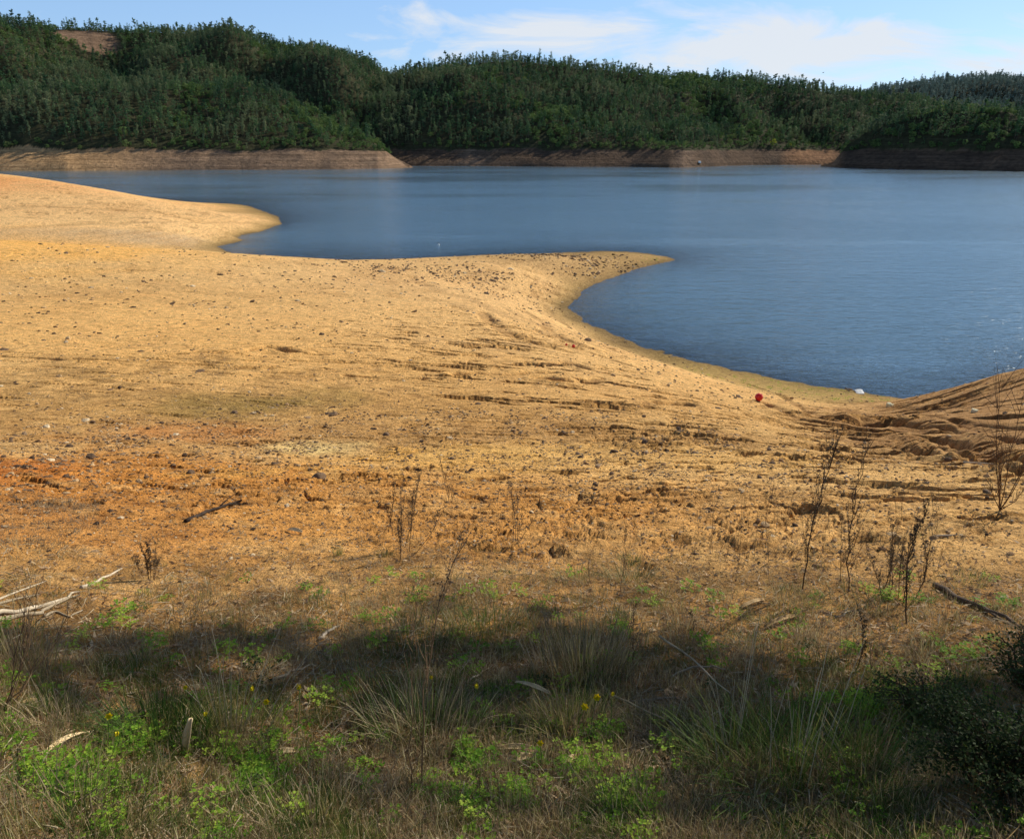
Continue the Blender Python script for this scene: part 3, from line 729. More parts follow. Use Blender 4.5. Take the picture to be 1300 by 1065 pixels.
def hill_point(px, py, rlo=420, rhi=1300):
    v = ray(px, py); a = math.atan2(v[0], v[1]); rr = np.linspace(rlo, rhi, 1800); z, _, _ = hill_h(np.full(1800, a), rr)
    zr = 14 + v[2] / math.hypot(v[0], v[1]) * rr; k = np.where(zr <= z)[0]
    k = k[0] if len(k) else np.argmax(z / rr); return np.array([rr[k] * math.sin(a), rr[k] * math.cos(a), z[k]])
for (px, py, mt, s_, lab) in [(981, 186, 'yellowtree', .95, 'bright yellow green tree in front of the dark pines above the bare bank'),
                              (1003, 187, 'yellowtree', .45, 'small bright yellow green bush right of the larger yellow tree'),
                              (645, 187, 'yellowtree', .45, 'small lime green bush at the foot of the middle wooded hill'),
                              (160, 189, 'paletree', .85, 'pale green rounded tree above the bank, left one of two'),
                              (188, 188, 'paletree', .9, 'pale green rounded tree above the bank, right one of two'),
                              (302, 191, 'paletree', .6, 'small pale green tree above the lit brown bank'),
                              (12, 190, 'paletree', .8, 'pale olive tree at the left edge above the orange shore')]:
    p = hill_point(px, py); tr, cr = tree_parts('round', int(px)); r_ = empty('broadleaf_tree', tuple(p)); r_.scale = (s_,) * 3
    tr.build('trunk', M['bark'], r_); cr.build('crown', M[mt], r_); tag(r_, lab, 'tree')

# ------------------------------------------------------------------ water
azw = np.linspace(-R(78), R(78), 420); rw = np.exp(np.linspace(math.log(22), math.log(2600), 420))
AW, RW = np.meshgrid(azw, rw); XW, YW = RW * np.sin(AW), RW * np.cos(AW)
dz = bil(Z, azs, rs, AW, np.minimum(RW, 289)); dz = np.where(RW > 280, -5, dz)
i0 = (np.arange(419)[:, None] * 420 + np.arange(419)[None]).ravel()
Fw = np.stack([i0, i0 + 1, i0 + 421, i0 + 420], -1)
m, N, L = new_mat('lake water')
at = N.new('ShaderNodeAttribute'); at.attribute_name = 'depth'; geo = N.new('ShaderNodeNewGeometry')
mp = nd(N, 'ShaderNodeMapping'); mp.inputs['Rotation'].default_value = (0, 0, R(8)); mp.inputs['Scale'].default_value = (.42, 1.0, 1); L.new(geo.outputs['Position'], mp.inputs['Vector'])
w1 = noise(N, L, mp.outputs[0], 2.6, 3, .6, .3); w2 = noise(N, L, mp.outputs[0], .7, 2, .5, .2); w3 = noise(N, L, mp.outputs[0], 6.0, 2, .5)
gust = noise(N, L, mp.outputs[0], .02, 4, .6, .5)
gk = ramp(N, L, gust, [(.36, (.30, .30, .30)), (.62, (1.25, 1.25, 1.25))])
h = mth(N, L, 'MULTIPLY_ADD', w2, 1.7, mth(N, L, 'MULTIPLY_ADD', w3, .16, w1)); 
b = nd(N, 'ShaderNodeBump', Distance=.11); L.new(h, b.inputs['Height']); L.new(gk, b.inputs['Strength'])
body = N.new('ShaderNodeBsdfDiffuse'); body.inputs['Color'].default_value = (.098, .185, .268, 1)
gl_ = N.new('ShaderNodeBsdfGlossy'); gl_.inputs['Roughness'].default_value = .14; gl_.inputs['Color'].default_value = (.90, .98, 1.0, 1); L.new(b.outputs[0], gl_.inputs['Normal'])
trn = N.new('ShaderNodeBsdfTransparent'); trn.inputs['Color'].default_value = (.62, .70, .66, 1)
deep = N.new('ShaderNodeMixShader'); L.new(at.outputs['Fac'], deep.inputs[0]); L.new(trn.outputs[0], deep.inputs[1]); L.new(body.outputs[0], deep.inputs[2])
fr = nd(N, 'ShaderNodeFresnel', IOR=1.333); L.new(b.outputs[0], fr.inputs['Normal'])
fx = mth(N, L, 'MULTIPLY', fr.outputs[0], 1.08, clamp=True)
mx = N.new('ShaderNodeMixShader'); L.new(fx, mx.inputs[0]); L.new(deep.outputs[0], mx.inputs[1]); L.new(gl_.outputs[0], mx.inputs[2])
out(N, L, mx.outputs[0])
me = np_mesh('water', np.stack([XW, YW, np.zeros_like(XW)], -1).reshape(-1, 3), Fw, [m], True)
a = me.attributes.new('depth', 'FLOAT', 'POINT'); a.data.foreach_set('value', (1 - np.exp(np.minimum(dz, 0) / 1.2)).astype(np.float32).ravel())
wt = link(bpy.data.objects.new('water', me)); tag(wt, 'rippled blue lake water', 'water', kind='structure')

# ------------------------------------------------------------------ stones
def rock_mesh(seed, mat, flat=.62, sub=2):
    import bmesh
    rd = np.random.default_rng(seed); bm = bmesh.new(); bmesh.ops.create_icosphere(bm, subdivisions=sub, radius=.5)
    ax = rd.uniform(.65, 1.2, 3); ax[2] *= flat
    pl = rd.normal(size=(7, 3)); pl /= np.linalg.norm(pl, axis=1)[:, None]; dd = rd.uniform(.27, .42, 7)
    for v in bm.verts:
        p = np.array(v.co)
        for k in range(7):
            e = p @ pl[k] - dd[k]
            if e > 0: p = p - pl[k] * e * .85
        p = p + rd.normal(0, .012, 3); v.co = p * ax
    me = bpy.data.meshes.new('stone'); bm.to_mesh(me); bm.free(); me.materials.append(mat); return me
ROCKS = [rock_mesh(s, M['rock']) for s in range(5)]; DROCKS = [rock_mesh(20 + s, M['darkrock']) for s in range(4)]
PROCKS = [rock_mesh(40 + s, M['palerock'], .5) for s in range(3)]; CLODS = [rock_mesh(60 + s, M['clod'], .55) for s in range(4)]
def px_size(p, n): return n * math.hypot(*(p - CAM)) / F if False else n * float(np.linalg.norm(p - CAM)) / F
def stone(px, py, s, pool, label=None, group=None, flat=1.0, nm='stone', cat='stone'):
    p = ground_hit(px, py)
    if p is None: return
    d = px_size(p, s); o = bpy.data.objects.new(nm, pool[rng.integers(len(pool))]); link(o)
    o.location = (p[0], p[1], p[2] + d * .03); o.scale = (d, d, d * flat); o.rotation_euler = (rng.normal(0, .2), rng.normal(0, .2), rng.random() * 6.28)
    return tag(o, label, cat, group)
D_, R_, P__, K_ = DROCKS, ROCKS, PROCKS, CLODS
for px, py, s, pool, lab in [
    (188, 545, 7, R_, 'small upright stone with a lit top on the left of the beach'), (171, 554, 8, D_, 'dark stone beside a smaller upright one on the left beach'),
    (118, 536, 7, D_, 'dark stone with a pale flat stone touching its left side'), (109, 534, 9, P__, 'pale flat stone touching the left side of a dark one'),
    (205, 537, 8, D_, 'dark flat stone above the upright pair on the left beach'), (298, 524, 11, D_, 'dark flat stone in the middle of the olive green patch'),
    (115, 581, 12, R_, 'large pale brown stone on the gravel strip at the left'), (22, 593, 11, D_, 'dark stone at the edge of the red soil, far left'),
    (242, 600, 13, D_, 'dark stone with a long shadow on the orange soil'), (405, 606, 18, D_, 'largest dark brown stone, alone on the orange soil'),
    (391, 531, 8, R_, 'grey stone left of a larger dark stone, right of the olive patch'), (423, 527, 11, R_, 'rounded grey stone right of the olive green patch'),
    (345, 528, 6, P__, 'small pale stone at the right end of the olive green patch'), (254, 472, 12, D_, 'dark stone on the long thin rill at the left'),
    (401, 562, 8, D_, 'dark stone at the left end of the cream clay patch'), (81, 586, 9, R_, 'flat brown stone beside the large pale brown one'),
    (490, 553, 12, D_, 'upright dark stone on the edge of the cream clay'), (474, 545, 9, D_, 'dark stone just above the upright dark one'),
    (570, 556, 7, P__, 'small white upright stone in the middle of the beach'), (818, 562, 13, D_, 'dark angular stone right of the yellow clay band'),
    (746, 433, 11, D_, 'dark stone near the water, right of the small red floats'), (862, 545, 10, D_, 'dark stone in the broken clay above the yellow band'),
    (736, 581, 10, D_, 'dark stone on the yellow clay band'), (780, 574, 13, D_, 'dark clod on the right half of the yellow clay band'),
    (900, 605, 10, K_, 'tan clod on the cracked clay, right of centre'), (1078, 495, 8, D_, 'dark stone left of the white litter at the water edge'),
    (1108, 499, 7, D_, 'dark stone right of the white litter at the water edge'), (932, 503, 4, R_, 'small stone on the bare sand left of the large red buoy'),
    (1010, 667, 9, D_, 'dark stone between two dry stalks on the right slope'), (152, 492, 6, D_, 'small dark stone in the weedy patch at the left'),
    (140, 495, 6, D_, 'small dark stone, lower left neighbour in the weedy patch'), (14, 602, 8, K_, 'reddish clod on the red soil at the far left'),
    (817, 575, 8, R_, 'brown stone just below the dark angular stone')]:
    stone(px, py, s, pool, lab)
# scattered countable stones
placed = 0
for (x0, x1, y0, y1, n, s0, s1, pools, lab, grp) in [
    (0, 420, 560, 600, 30, 4, 9, (R_, D_, K_), 'small brown stone on the gravelly strip at the left of the beach', 'stones on the left gravel strip'),
    (0, 130, 596, 640, 16, 5, 10, (K_, K_, D_), 'reddish brown clod lying on the red soil at the far left', 'clods on the red soil'),
    (430, 900, 560, 625, 34, 4, 9, (K_, R_, D_), 'brown clod lying on the yellow and tan clay in mid beach', 'clods on the mid beach clay'),
    (880, 1290, 580, 720, 40, 5, 12, (K_, K_, R_), 'tan clod on the cracked pale clay of the right slope', 'clods on the right slope'),
    (470, 640, 336, 356, 18, 2.5, 5, (R_, D_), 'small dark stone on the crest of the near spit', 'stones on the spit crest'),
    (690, 840, 322, 350, 16, 2.5, 5, (R_, D_), 'small dark stone on the gravelly end of the near spit', 'stones near the spit end'),
    (20, 430, 620, 740, 22, 4, 8, (P__, K_, D_), 'small stone lying on the orange soil with dry grass', 'stones on the orange soil')]:
    for k in range(n):
        pool = pools[rng.integers(len(pools))]
        stone(rng.uniform(x0, x1), rng.uniform(y0, y1), s0 + (s1 - s0) * rng.random() ** 2, pool, lab, grp)

# gravel, litter and plant cover points -------------------------------------------------
def cover_points(n, r0, r1, mask=None, amax=41):
    if r1 < 10: n = int(n * 80 / 41); amax = 80
    a = rng.uniform(-R(amax), R(amax), n); r = np.exp(rng.uniform(math.log(r0), math.log(r1), n))
    i = np.clip(np.searchsorted(rs, r), 0, nr - 1); j = np.clip(np.searchsorted(azs, a), 0, na - 1)
    k = np.ones(n, bool)
    if mask is not None: k = rng.random(n) < mask[i, j]
    a, r = a[k], r[k]; x, y = r * np.sin(a), r * np.cos(a); z = ground_z(x, y)
    k = z > .02; return np.stack([x, y, z], 1)[k], r[k]
gm = np.maximum.reduce([region(200, 575, 320, 30), region(500, 535, 420, 20) * .6, region(560, 348, 120, 12), region(750, 336, 90, 12), region(850, 590, 420, 45) * .9, region(100, 620, 140, 20), region(1050, 690, 330, 60) * .6]) 
gm = np.clip(gm * sm(-.3, .3, n_log) + .05, 0, 1)
gm = np.maximum(gm, .45 * region(500, 640, 640, 62, .4)); Pg, rg = cover_points(120000, 3.2, 100, gm)
sg = rg * rng.uniform(.0016, .0058, len(rg)) * (1 + (rng.random(len(rg)) < .05))
GP = [proto(m_) for m_ in (rock_mesh(80, M['rock'], .6, 1), rock_mesh(81, M['clod'], .6, 1), rock_mesh(82, M['darkrock'], .6, 1), rock_mesh(83, M['clod'], .5, 1), rock_mesh(84, M['palerock'], .5, 1))]
print('gravel', len(Pg))
scatter('gravel', Pg, sg, rng.uniform(-.4, 6.28, (len(Pg), 3)) * [0.1, 0.1, 1], rng.choice(5, len(Pg), p=[.25, .26, .25, .18, .06]), GP, 'loose gravel and crumbled clay strewn over the beach', 'gravel')

def tuft(seed, mat, n, L, w_, spread, bend, lean=.35, name='grass', mats=None):
    rd = random.Random(seed); b_ = MB()
    for _ in range(n):
        th = rd.random() * 6.28; q = rd.random() ** .5 * spread; e = abs(rd.gauss(0, lean))
        b_.blade((q * math.cos(th), q * math.sin(th), -.01), (math.cos(th + rd.gauss(0, .8)) * e, math.sin(th + rd.gauss(0, .8)) * e, 1), L * rd.uniform(.45, 1.1), w_ * rd.uniform(.6, 1.2), bend * rd.uniform(.3, 1.6))
    return b_.mesh(name, [mat])
# short dry turf
TD = [proto(tuft(300 + i, M['drygrass'], 16, .10, .0030, .06, .9, .8)) for i in range(3)] + [proto(tuft(310 + i, M['greygrass'], 18, .09, .0028, .07, 1.2, 1.1)) for i in range(3)] \
   + [proto(tuft(320 + i, M['olivegrass'], 18, .085, .0030, .05, .7, .6)) for i in range(2)] + [proto(tuft(330 + i, M['greengrass'], 20, .09, .0032, .05, .8, .5)) for i in range(2)]
nz = fbm(AZ * 20, LR * 12, 4, 95)
grassy = np.clip(sm(6.6, 4.2, RR + 1.0 * nz) * (.30 + .7 * sm(-.25, .35, n_log)) , 0, 1)
bare = np.maximum(region(130, 790, 180, 26), region(60, 720, 120, 20) * .7) ; grassy *= 1 - .75 * bare
Pt, rt = cover_points(52000, 1.0, 8.5, grassy * (.45 + .55 * sm(4.8, 3.2, RR)))
gmask = sm(-.15, .3, fbm(np.arctan2(Pt[:, 0], Pt[:, 1]) * 9, np.log(rt) * 9, 3, 341)) * sm(4.6, 3.0, rt)
u = rng.random(len(Pt)); ti = np.where(u < .38, rng.integers(0, 3, len(Pt)), np.where(u < .80, rng.integers(3, 6, len(Pt)), rng.integers(6, 8, len(Pt))))
ti = np.where((rng.random(len(Pt)) < .62 * gmask), rng.integers(6, 10, len(Pt)), ti)
print('turf', len(Pt))
scatter('grass', Pt, rng.uniform(.35, 1.15, len(Pt)) ** 1.3 * (.45 + .45 * sm(6, 3, rt)), np.stack([rng.normal(0, .15, len(Pt)), rng.normal(0, .15, len(Pt)), rng.uniform(0, 6.28, len(Pt))], 1), ti, TD, 'short dry and green grass growing over the near bank', 'grass')
# sparse dead growth on the beach
sp = np.maximum.reduce([region(190, 480, 220, 36) * sm(-.1, .3, n_log), region(70, 640, 90, 12), region(50, 670, 90, 14), region(700, 640, 460, 60) * .35 * sm(0, .4, n_log), region(330, 515, 150, 16) * .5])
Ps, rs_ = cover_points(26000, 4.5, 26, sp)
scatter('dead_grass', Ps, rng.uniform(.5, 1.0, len(Ps)) * (.55 + rs_ / 26), np.stack([rng.normal(0, .3, len(Ps)), rng.normal(0, .3, len(Ps)), rng.uniform(0, 6.28, len(Ps))], 1), rng.integers(3, 6, len(Ps)), TD, 'flattened grey dead grass in patches on the beach', 'grass')
# clover and low leaves
def clover(seed, mat, n, sp_, hh, ls):
    rd = random.Random(seed); b_ = MB()
    for _ in range(n):
        th = rd.random() * 6.28; q = rd.random() ** .5 * sp_; h_ = hh * rd.uniform(.3, 1)
        p = np.array([q * math.cos(th), q * math.sin(th), h_])
        for k in range(3):
            a_ = k * 2.09 + rd.random(); b_.leaf(p + np.array([math.cos(a_), math.sin(a_), 0]) * ls * .5, [math.cos(a_) * -.3, math.sin(a_) * -.3, 1], ls, ls * .8)
        if rd.random() < .5: b_.blade((p[0] * .7, p[1] * .7, 0), p - np.array([p[0] * .7, p[1] * .7, 0]) + 1e-3, h_, .0018, 0)
    return b_.mesh('clover', [mat])
CP = [proto(clover(350 + i, M['clover'], 22, .06, .045, .013)) for i in range(4)] + [proto(clover(360, M['darkleaf'], 20, .05, .04, .012))]
cm_ = np.maximum.reduce([region(180, 955, 48, 24, .5), region(625, 962, 60, 20, .5), region(760, 945, 60, 22, .5), region(110, 985, 90, 24, .5) * .7, region(310, 975, 90, 40, .5) * .5, region(205, 800, 25, 12) * .4, region(700, 1010, 130, 34) * .5, region(1090, 890, 70, 18) * .6, region(1100, 760, 60, 10) * .5, region(950, 800, 25, 12) * .4, region(1010, 790, 12, 8) * .5, region(520, 730, 16, 4) * .3])
cm_ = np.maximum(cm_ * .6 * sm(-.1, .35, fbm(X * 5, Y * 5, 3, 371)), .015 * sm(5, 3, RR))
Pc, rc_ = cover_points(40000, 1.0, 5.5, cm_)
print('clover', len(Pc))
scatter('clover_patch', Pc, rng.uniform(.5, 1.1, len(Pc)), np.stack([rng.normal(0, .15, len(Pc)), rng.normal(0, .15, len(Pc)), rng.uniform(0, 6.28, len(Pc))], 1), rng.choice(5, len(Pc), p=[.24, .24, .24, .2, .08]), CP, 'bright green clover and low leaves in patches of sun', 'clover')
# fallen leaves, bark crumbs and twigs
LP = []
for i in range(5):
    b_ = MB()
    if i < 3:
        b_.leaf((0, 0, .004), (random.gauss(0, .3), random.gauss(0, .3), 1), .055, .012 + .004 * i, ang=0.3); b_.leaf((.02, .004, .007), (.3, .2, 1), .03, .01)
    else:
        b_.tube([(-.06, 0, .005), (0, .008, .012), (.07, -.004, .006)], .0022, .001, 4)
    LP.append(proto(b_.mesh('leaf_litter', [M['litter'] if i < 3 else M['straw']])))
lm = np.clip(sm(6.2, 3.2, RR + .8 * n_med) * .9 + .05 * sm(9, 6, RR), 0, 1)
Pl, rl = cover_points(70000, 1.0, 9, lm)
scatter('leaf_litter', Pl + [0, 0, .004], .25 + .8 * rng.random(len(Pl)) ** 2.2, np.stack([rng.normal(0, .35, len(Pl)), rng.normal(0, .35, len(Pl)), rng.uniform(0, 6.28, len(Pl))], 1), rng.integers(0, 5, len(Pl)), LP, 'fallen leaves and twigs littering the near bank', 'leaf litter')
# waterside green on the spit end and low weeds on the wet margin
wm = np.maximum(region(836, 332, 18, 4), region(1000, 490, 130, 10) * .10)
b_ = tuft(381, M['clover'], 14, .28, .03, .3, .8, .7)
Pw, _w = cover_points(60000, 25, 100, wm)
if len(Pw) > 500: Pw = Pw[:500]
scatter('shore_weed', Pw, rng.uniform(.2, .55, len(Pw)), np.stack([0 * Pw[:, 0], 0 * Pw[:, 0], rng.uniform(0, 6.28, len(Pw))], 1), np.zeros(len(Pw)), [proto(b_)], 'low green weed growing on the wet tip of the spit', 'weed')

# ------------------------------------------------------------------ dry stalks
def tip_of(base, px, py):
    v = ray(px, py); return CAM + v * math.hypot(base[0], base[1]) / math.hypot(v[0], v[1])
def weed(bx, by, tx, ty, label, group=None, dense=1.0, thick=1.0, bushy=.5, seed=None, mid=None, up=None):
    rd = random.Random(seed if seed is not None else int(bx * 7 + by)); p = ground_hit(bx, by)
    if p is None: return
    t = tip_of(p, tx, ty) - p
    if mid: mm = tip_of(p, *mid) - p
    else: mm = t * .5 + np.array([rd.gauss(0, .02), rd.gauss(0, .03), 0])
    H = np.linalg.norm(t); o = empty('dry_weed', tuple(p))
    st = MB(); sd = MB(); r0 = .0029 * thick * (.6 + .4 * H)
    def q(s): return (1 - s) ** 2 * np.zeros(3) + 2 * s * (1 - s) * (mm * 2 - t * .5) + s * s * t
    N_ = 10
    wob = [np.array([rd.gauss(0, 1), rd.gauss(0, 1), 0]) * H * .006 for _ in range(N_ + 1)]; wob[0] *= 0
    pts = [q(i / N_) + wob[i] for i in range(N_ + 1)]; pts[0] = pts[0] - np.array([0, 0, .02])
    st.tube(pts, r0, r0 * .35, 5)
    for k in range(int(26 * H * dense) + 3):
        s = rd.uniform(.15, .98); c = q(s); th = rd.random() * 6.28; Lb = H * rd.uniform(.05, .16) * (1.15 - s * .6) * (1 + bushy)
        d = np.array([math.cos(th) * rd.uniform(.15, .5), math.sin(th) * rd.uniform(.15, .5), 1.0]); d /= np.linalg.norm(d); e = c + d * Lb; e2 = e + np.array([0, 0, Lb * .35])
        st.tube([c, c + d * Lb * .5 + np.array([0, 0, -.01 * Lb]), e2], r0 * .38, r0 * .2, 3)
        for z_ in range(int(6 * dense) + 2):
            f = rd.uniform(.35, 1.05); sd.leaf(c + (e2 - c) * f + np.array([rd.gauss(0, .004), rd.gauss(0, .004), rd.gauss(0, .004)]), [rd.gauss(0, 1), rd.gauss(0, 1), rd.gauss(0, 1)], .011 * thick, .0045 * thick)
    for k in range(int(60 * H * dense)):
        s = rd.uniform(.25, 1.0); sd.leaf(q(s) + np.array([rd.gauss(0, .006), rd.gauss(0, .006), 0]), [rd.gauss(0, 1), rd.gauss(0, 1), rd.gauss(0, 1)], .011 * thick, .004 * thick)
    st.build('stem', M['weed'], o); sd.build('seed_heads', M['seed'], o)
    return tag(o, label, 'weed', group)
gR = 'dry stalks in the right-hand clump'
weed(1019, 748, 1066, 555, 'tallest dry stalk leaning right, leftmost of the tall pair on the right slope', thick=1.5, dense=1.3)
weed(1078, 750, 1105, 560, 'tall dry stalk, right one of the tall pair on the right slope', thick=1.4, dense=1.1)
weed(1067, 742, 1069, 640, 'thin upright stalk between the two tall stalks on the right', thick=.8)
for b_ in [(1118, 752, 1127, 655), (1128, 757, 1112, 680), (1140, 760, 1150, 675), (1130, 748, 1134, 668), (1160, 760, 1166, 660), (1122, 765, 1100, 700), (1147, 765, 1139, 690)]:
    weed(*b_, 'brown dry stalk in the dense clump right of the tall pair', gR, dense=1.5, thick=1.1)
weed(1152, 792, 1177, 648, 'thick dark stalk at the front of the right-hand clump', dense=1.2, thick=1.6)
weed(1166, 748, 1182, 618, 'pale thin tall stalk at the right side of the clump', thick=.8)
weed(1086, 852, 1088, 765, 'dark stalk standing in the shaded grass below the tall pair', thick=1.2, dense=1)
weed(1105, 862, 1104, 815, 'short thin stalk in the shade right of a darker one', thick=.7)
for b_ in [(1000, 667, 1008, 622), (978, 645, 984, 608), (990, 650, 982, 618), (972, 648, 972, 622)]:
    weed(*b_, 'short dry stalk on the cracked clay left of the tall pair', 'short stalks left of the tall pair', thick=.8)
for b_ in [(880, 712, 890, 640), (862, 702, 868, 662), (905, 700, 906, 660), (920, 712, 921, 655), (945, 705, 947, 668)]:
    weed(*b_, 'thin dry stalk at the edge of the grass right of centre', 'thin stalks right of centre', thick=.7, dense=.8)
weed(786, 757, 793, 662, 'slender dry stalk rising from the pale tussock right of centre', thick=.8)
weed(752, 745, 755, 690, 'slender stalk left of the pale tussock right of centre', thick=.7)
weed(795, 658, 800, 605, 'short stalk on the beach, right one of a pair above the tussock', thick=.8)
weed(758, 650, 753, 618, 'short stalk on the beach, left one of a pair above the tussock', thick=.8)
weed(873, 812, 874, 776, 'short dark spiky stalk in the grass right of the big tussock', thick=.9, dense=1.2, bushy=.1)
weed(805, 852, 806, 762, 'dark thin stalk behind the big brown tussock', thick=.9)
for b_ in [(507, 714, 509, 622), (492, 676, 500, 612), (513, 695, 531, 598), (498, 680, 488, 640), (519, 700, 524, 620), (510, 700, 513, 640)]:
    weed(*b_, 'dark brown stalk in the clump left of centre', 'stalks in the clump left of centre', thick=1.2, dense=1.4)
weed(527, 702, 562, 648, 'leaning stalk with a green tip right of the central clump', thick=1.1)
for b_ in [(571, 640, 558, 582), (572, 640, 576, 605), (573, 640, 582, 612), (570, 640, 564, 600)]:
    weed(*b_, 'dry stem of the small branching weed in mid beach', 'stems of the branching weed in mid beach', thick=.9, dense=1.2)
for b_ in [(655, 686, 645, 612), (658, 686, 662, 626), (660, 686, 690, 640), (652, 684, 651, 635), (656, 686, 670, 640)]:
    weed(*b_, 'dark stem of the spreading weed just right of centre', 'stems of the spreading weed right of centre', thick=1.0, dense=1.2)
for b_ in [(188, 736, 178, 692), (191, 736, 186, 684), (194, 736, 198, 690), (196, 736, 208, 696), (190, 736, 192, 700), (184, 734, 176, 705)]:
    weed(*b_, 'red brown stem of the small dead shrub on the orange soil', 'stems of the small dead shrub at the left', thick=1.0, dense=2.0)
weed(535, 1000, 600, 672, 'tall dark stalk crossing the foreground and leaning right at its top', thick=1.0, dense=.7, mid=(552, 800), bushy=.2)
weed(522, 1000, 531, 752, 'straight thin dark stalk in the foreground left of the leaning one', thick=.8, dense=.25, bushy=0)
for b_ in [(425, 700, 428, 672), (300, 610, 302, 590), (345, 640, 347, 622), (700, 640, 702, 610), (735, 668, 738, 648), (1210, 700, 1212, 678), (240, 640, 242, 615), (620, 660, 621, 640)]:
    weed(*b_, 'tiny isolated dry stalk standing on the beach', 'tiny isolated stalks', thick=.6)

def branchy(bx, by, tips, label, nm='bare_shrub', cat='shrub', r=.006, sub=5, mat='weed'):
    p = ground_hit(bx, by); o = empty(nm, tuple(p)); rd = random.Random(int(bx))
    for tx, ty in tips:
        b_ = MB(); t = tip_of(p, tx, ty) - p; t[1] += rd.gauss(0, .08); side = np.array([t[0] * .5, t[1] * .5, 0])
        def q(s): return t * s + side * 1.2 * s * (1 - s)
        b_.tube([q(i / 7) + np.array([rd.gauss(0, 1), rd.gauss(0, 1), 0]) * .006 * (i > 0) for i in range(8)], r, r * .25, 5)
        for k in range(sub):
            s = rd.uniform(.25, .85); c = q(s); d = t / np.linalg.norm(t) + np.array([rd.gauss(0, .4), rd.gauss(0, .4), .1]); e = c + d * np.linalg.norm(t) * rd.uniform(.15, .35)
            b_.tube([c, (c + e) / 2 + np.array([rd.gauss(0, .01), 0, .01]), e], r * .45, r * .15, 4)
        b_.build('stem', M[mat], o)
    return tag(o, label, cat)
for k in range(34):
    x_, y_ = 880 + rng.random() * 330, 655 + rng.random() * 90
    weed(x_, y_, x_ + rng.normal(4, 7), y_ - rng.uniform(25, 75), 'very thin dry stalk among many on the right slope above the grass', 'thin stalks on the right slope', thick=.55, dense=.8)
for k in range(18):
    x_, y_ = 480 + rng.random() * 330, 640 + rng.random() * 90
    weed(x_, y_, x_ + rng.normal(2, 6), y_ - rng.uniform(20, 50), 'very thin dry stalk among many in mid beach above the grass', 'thin stalks in mid beach', thick=.55, dense=.8)
branchy(1269, 648, [(1303, 478), (1282, 470), (1262, 560), (1248, 600), (1316, 560), (1298, 610), (1278, 540), (1310, 520), (1256, 580)], 'bare reddish shrub with fine branches at the right edge', r=.0042, sub=12)
branchy(3, 905, [(38, 770), (22, 800), (50, 830), (-10, 790), (10, 760), (60, 800)], 'dead brush of dark twigs at the lower left edge', nm='dead_brush', r=.0024, sub=9)

# ------------------------------------------------------------------ grass tussocks (individual)
def tussock(px, py, H_px, W_px, label, kinds, n=260, tall=0, tall_px=0, seed=0, width=.0035, lean=.35, bend=.7, group=None, fan=0.0):
    p = ground_hit(px, py); rd = random.Random(seed); o = empty('grass_tussock', tuple(p)); Hm = px_size(p, H_px) * .85; Wm = px_size(p, W_px) / 2
    names_ = {'drygrass': 'dry_blades', 'greygrass': 'dead_blades', 'greengrass': 'green_blades', 'olivegrass': 'olive_blades', 'darkleaf': 'dark_blades'}
    for kd, fr_ in kinds:
        b_ = MB()
        for _ in range(int(n * fr_)):
            th = rd.random() * 6.28; q = rd.random() ** .6 * Wm; e = abs(rd.gauss(0, lean)) + q / Wm * lean * .8; a_ = th + rd.gauss(0, .6)
            x_, y_ = q * math.cos(th), q * math.sin(th) * .8; z_ = float(ground_z(p[0] + x_, p[1] + y_)) - p[2] - .01
            b_.blade((x_, y_, z_), (math.cos(a_) * e + fan, math.sin(a_) * e, 1), Hm * rd.uniform(.4, 1.15), width * rd.uniform(.5, 1.1), bend * rd.uniform(.2, 1.8), seg=4)
        b_.build(names_[kd], M[kd], o)
    if tall:
        b_ = MB(); Ht = px_size(p, tall_px)
        for _ in range(tall):
            th = rd.random() * 6.28; q = rd.random() * Wm * .8; e = abs(rd.gauss(0, .22)); x_, y_ = q * math.cos(th), q * math.sin(th) * .6
            c_ = np.array([x_, y_, float(ground_z(p[0] + x_, p[1] + y_)) - p[2]]); d = np.array([math.cos(th) * e + fan + (x_ / Wm) * .15, math.sin(th) * e, 1.0]); d /= np.linalg.norm(d); Lh = Ht * rd.uniform(.55, 1.1); be = rd.uniform(0, .35)
            b_.tube([c_ + d * Lh * s - np.array([0, 0, be * Lh * s ** 3]) + np.array([d[0], d[1], 0]) * be * Lh * s * s for s in (0, .25, .5, .75, 1)], .0016, .0007, 4)
        b_.build('stalks', M['straw'], o)
    return tag(o, label, 'grass', group)
tussock(740, 850, 60, 120, 'big brown tussock with tall straw stalks just right of centre', [('greygrass', .45), ('drygrass', .15), ('olivegrass', .3), ('darkleaf', .1)], 700, 48, 118, 1, lean=.3, bend=.4)
tussock(725, 925, 62, 100, 'olive tussock in front of the big brown one', [('olivegrass', .5), ('greygrass', .3), ('greengrass', .2)], 420, 6, 90, 2)
tussock(295, 930, 60, 90, 'green tussock with long pale stalks leaning right, left of centre', [('greengrass', .45), ('olivegrass', .35), ('drygrass', .2)], 380, 22, 140, 3, fan=.12)
tussock(205, 935, 62, 110, 'lush dark green grass clump at the lower left', [('greengrass', .85), ('olivegrass', .15)], 520, 0, 0, 4, width=.0045)
tussock(540, 925, 75, 130, 'mixed green and straw tussock in the shade left of centre', [('greengrass', .45), ('drygrass', .2), ('greygrass', .35)], 480, 8, 95, 5, width=.004)
tussock(470, 880, 40, 90, 'low green tussock in the shade behind the mixed one', [('greengrass', .7), ('greygrass', .3)], 300, 0, 0, 6)
tussock(610, 920, 50, 120, 'matted grey dead tussock right of the mixed green one', [('greygrass', .8), ('greengrass', .2)], 520, 0, 0, 7, lean=.9, bend=1.4)
tussock(850, 925, 40, 150, 'flattened grey dead tussock at lower right of centre', [('greygrass', .85), ('olivegrass', .15)], 560, 5, 70, 8, lean=1.2, bend=1.4)
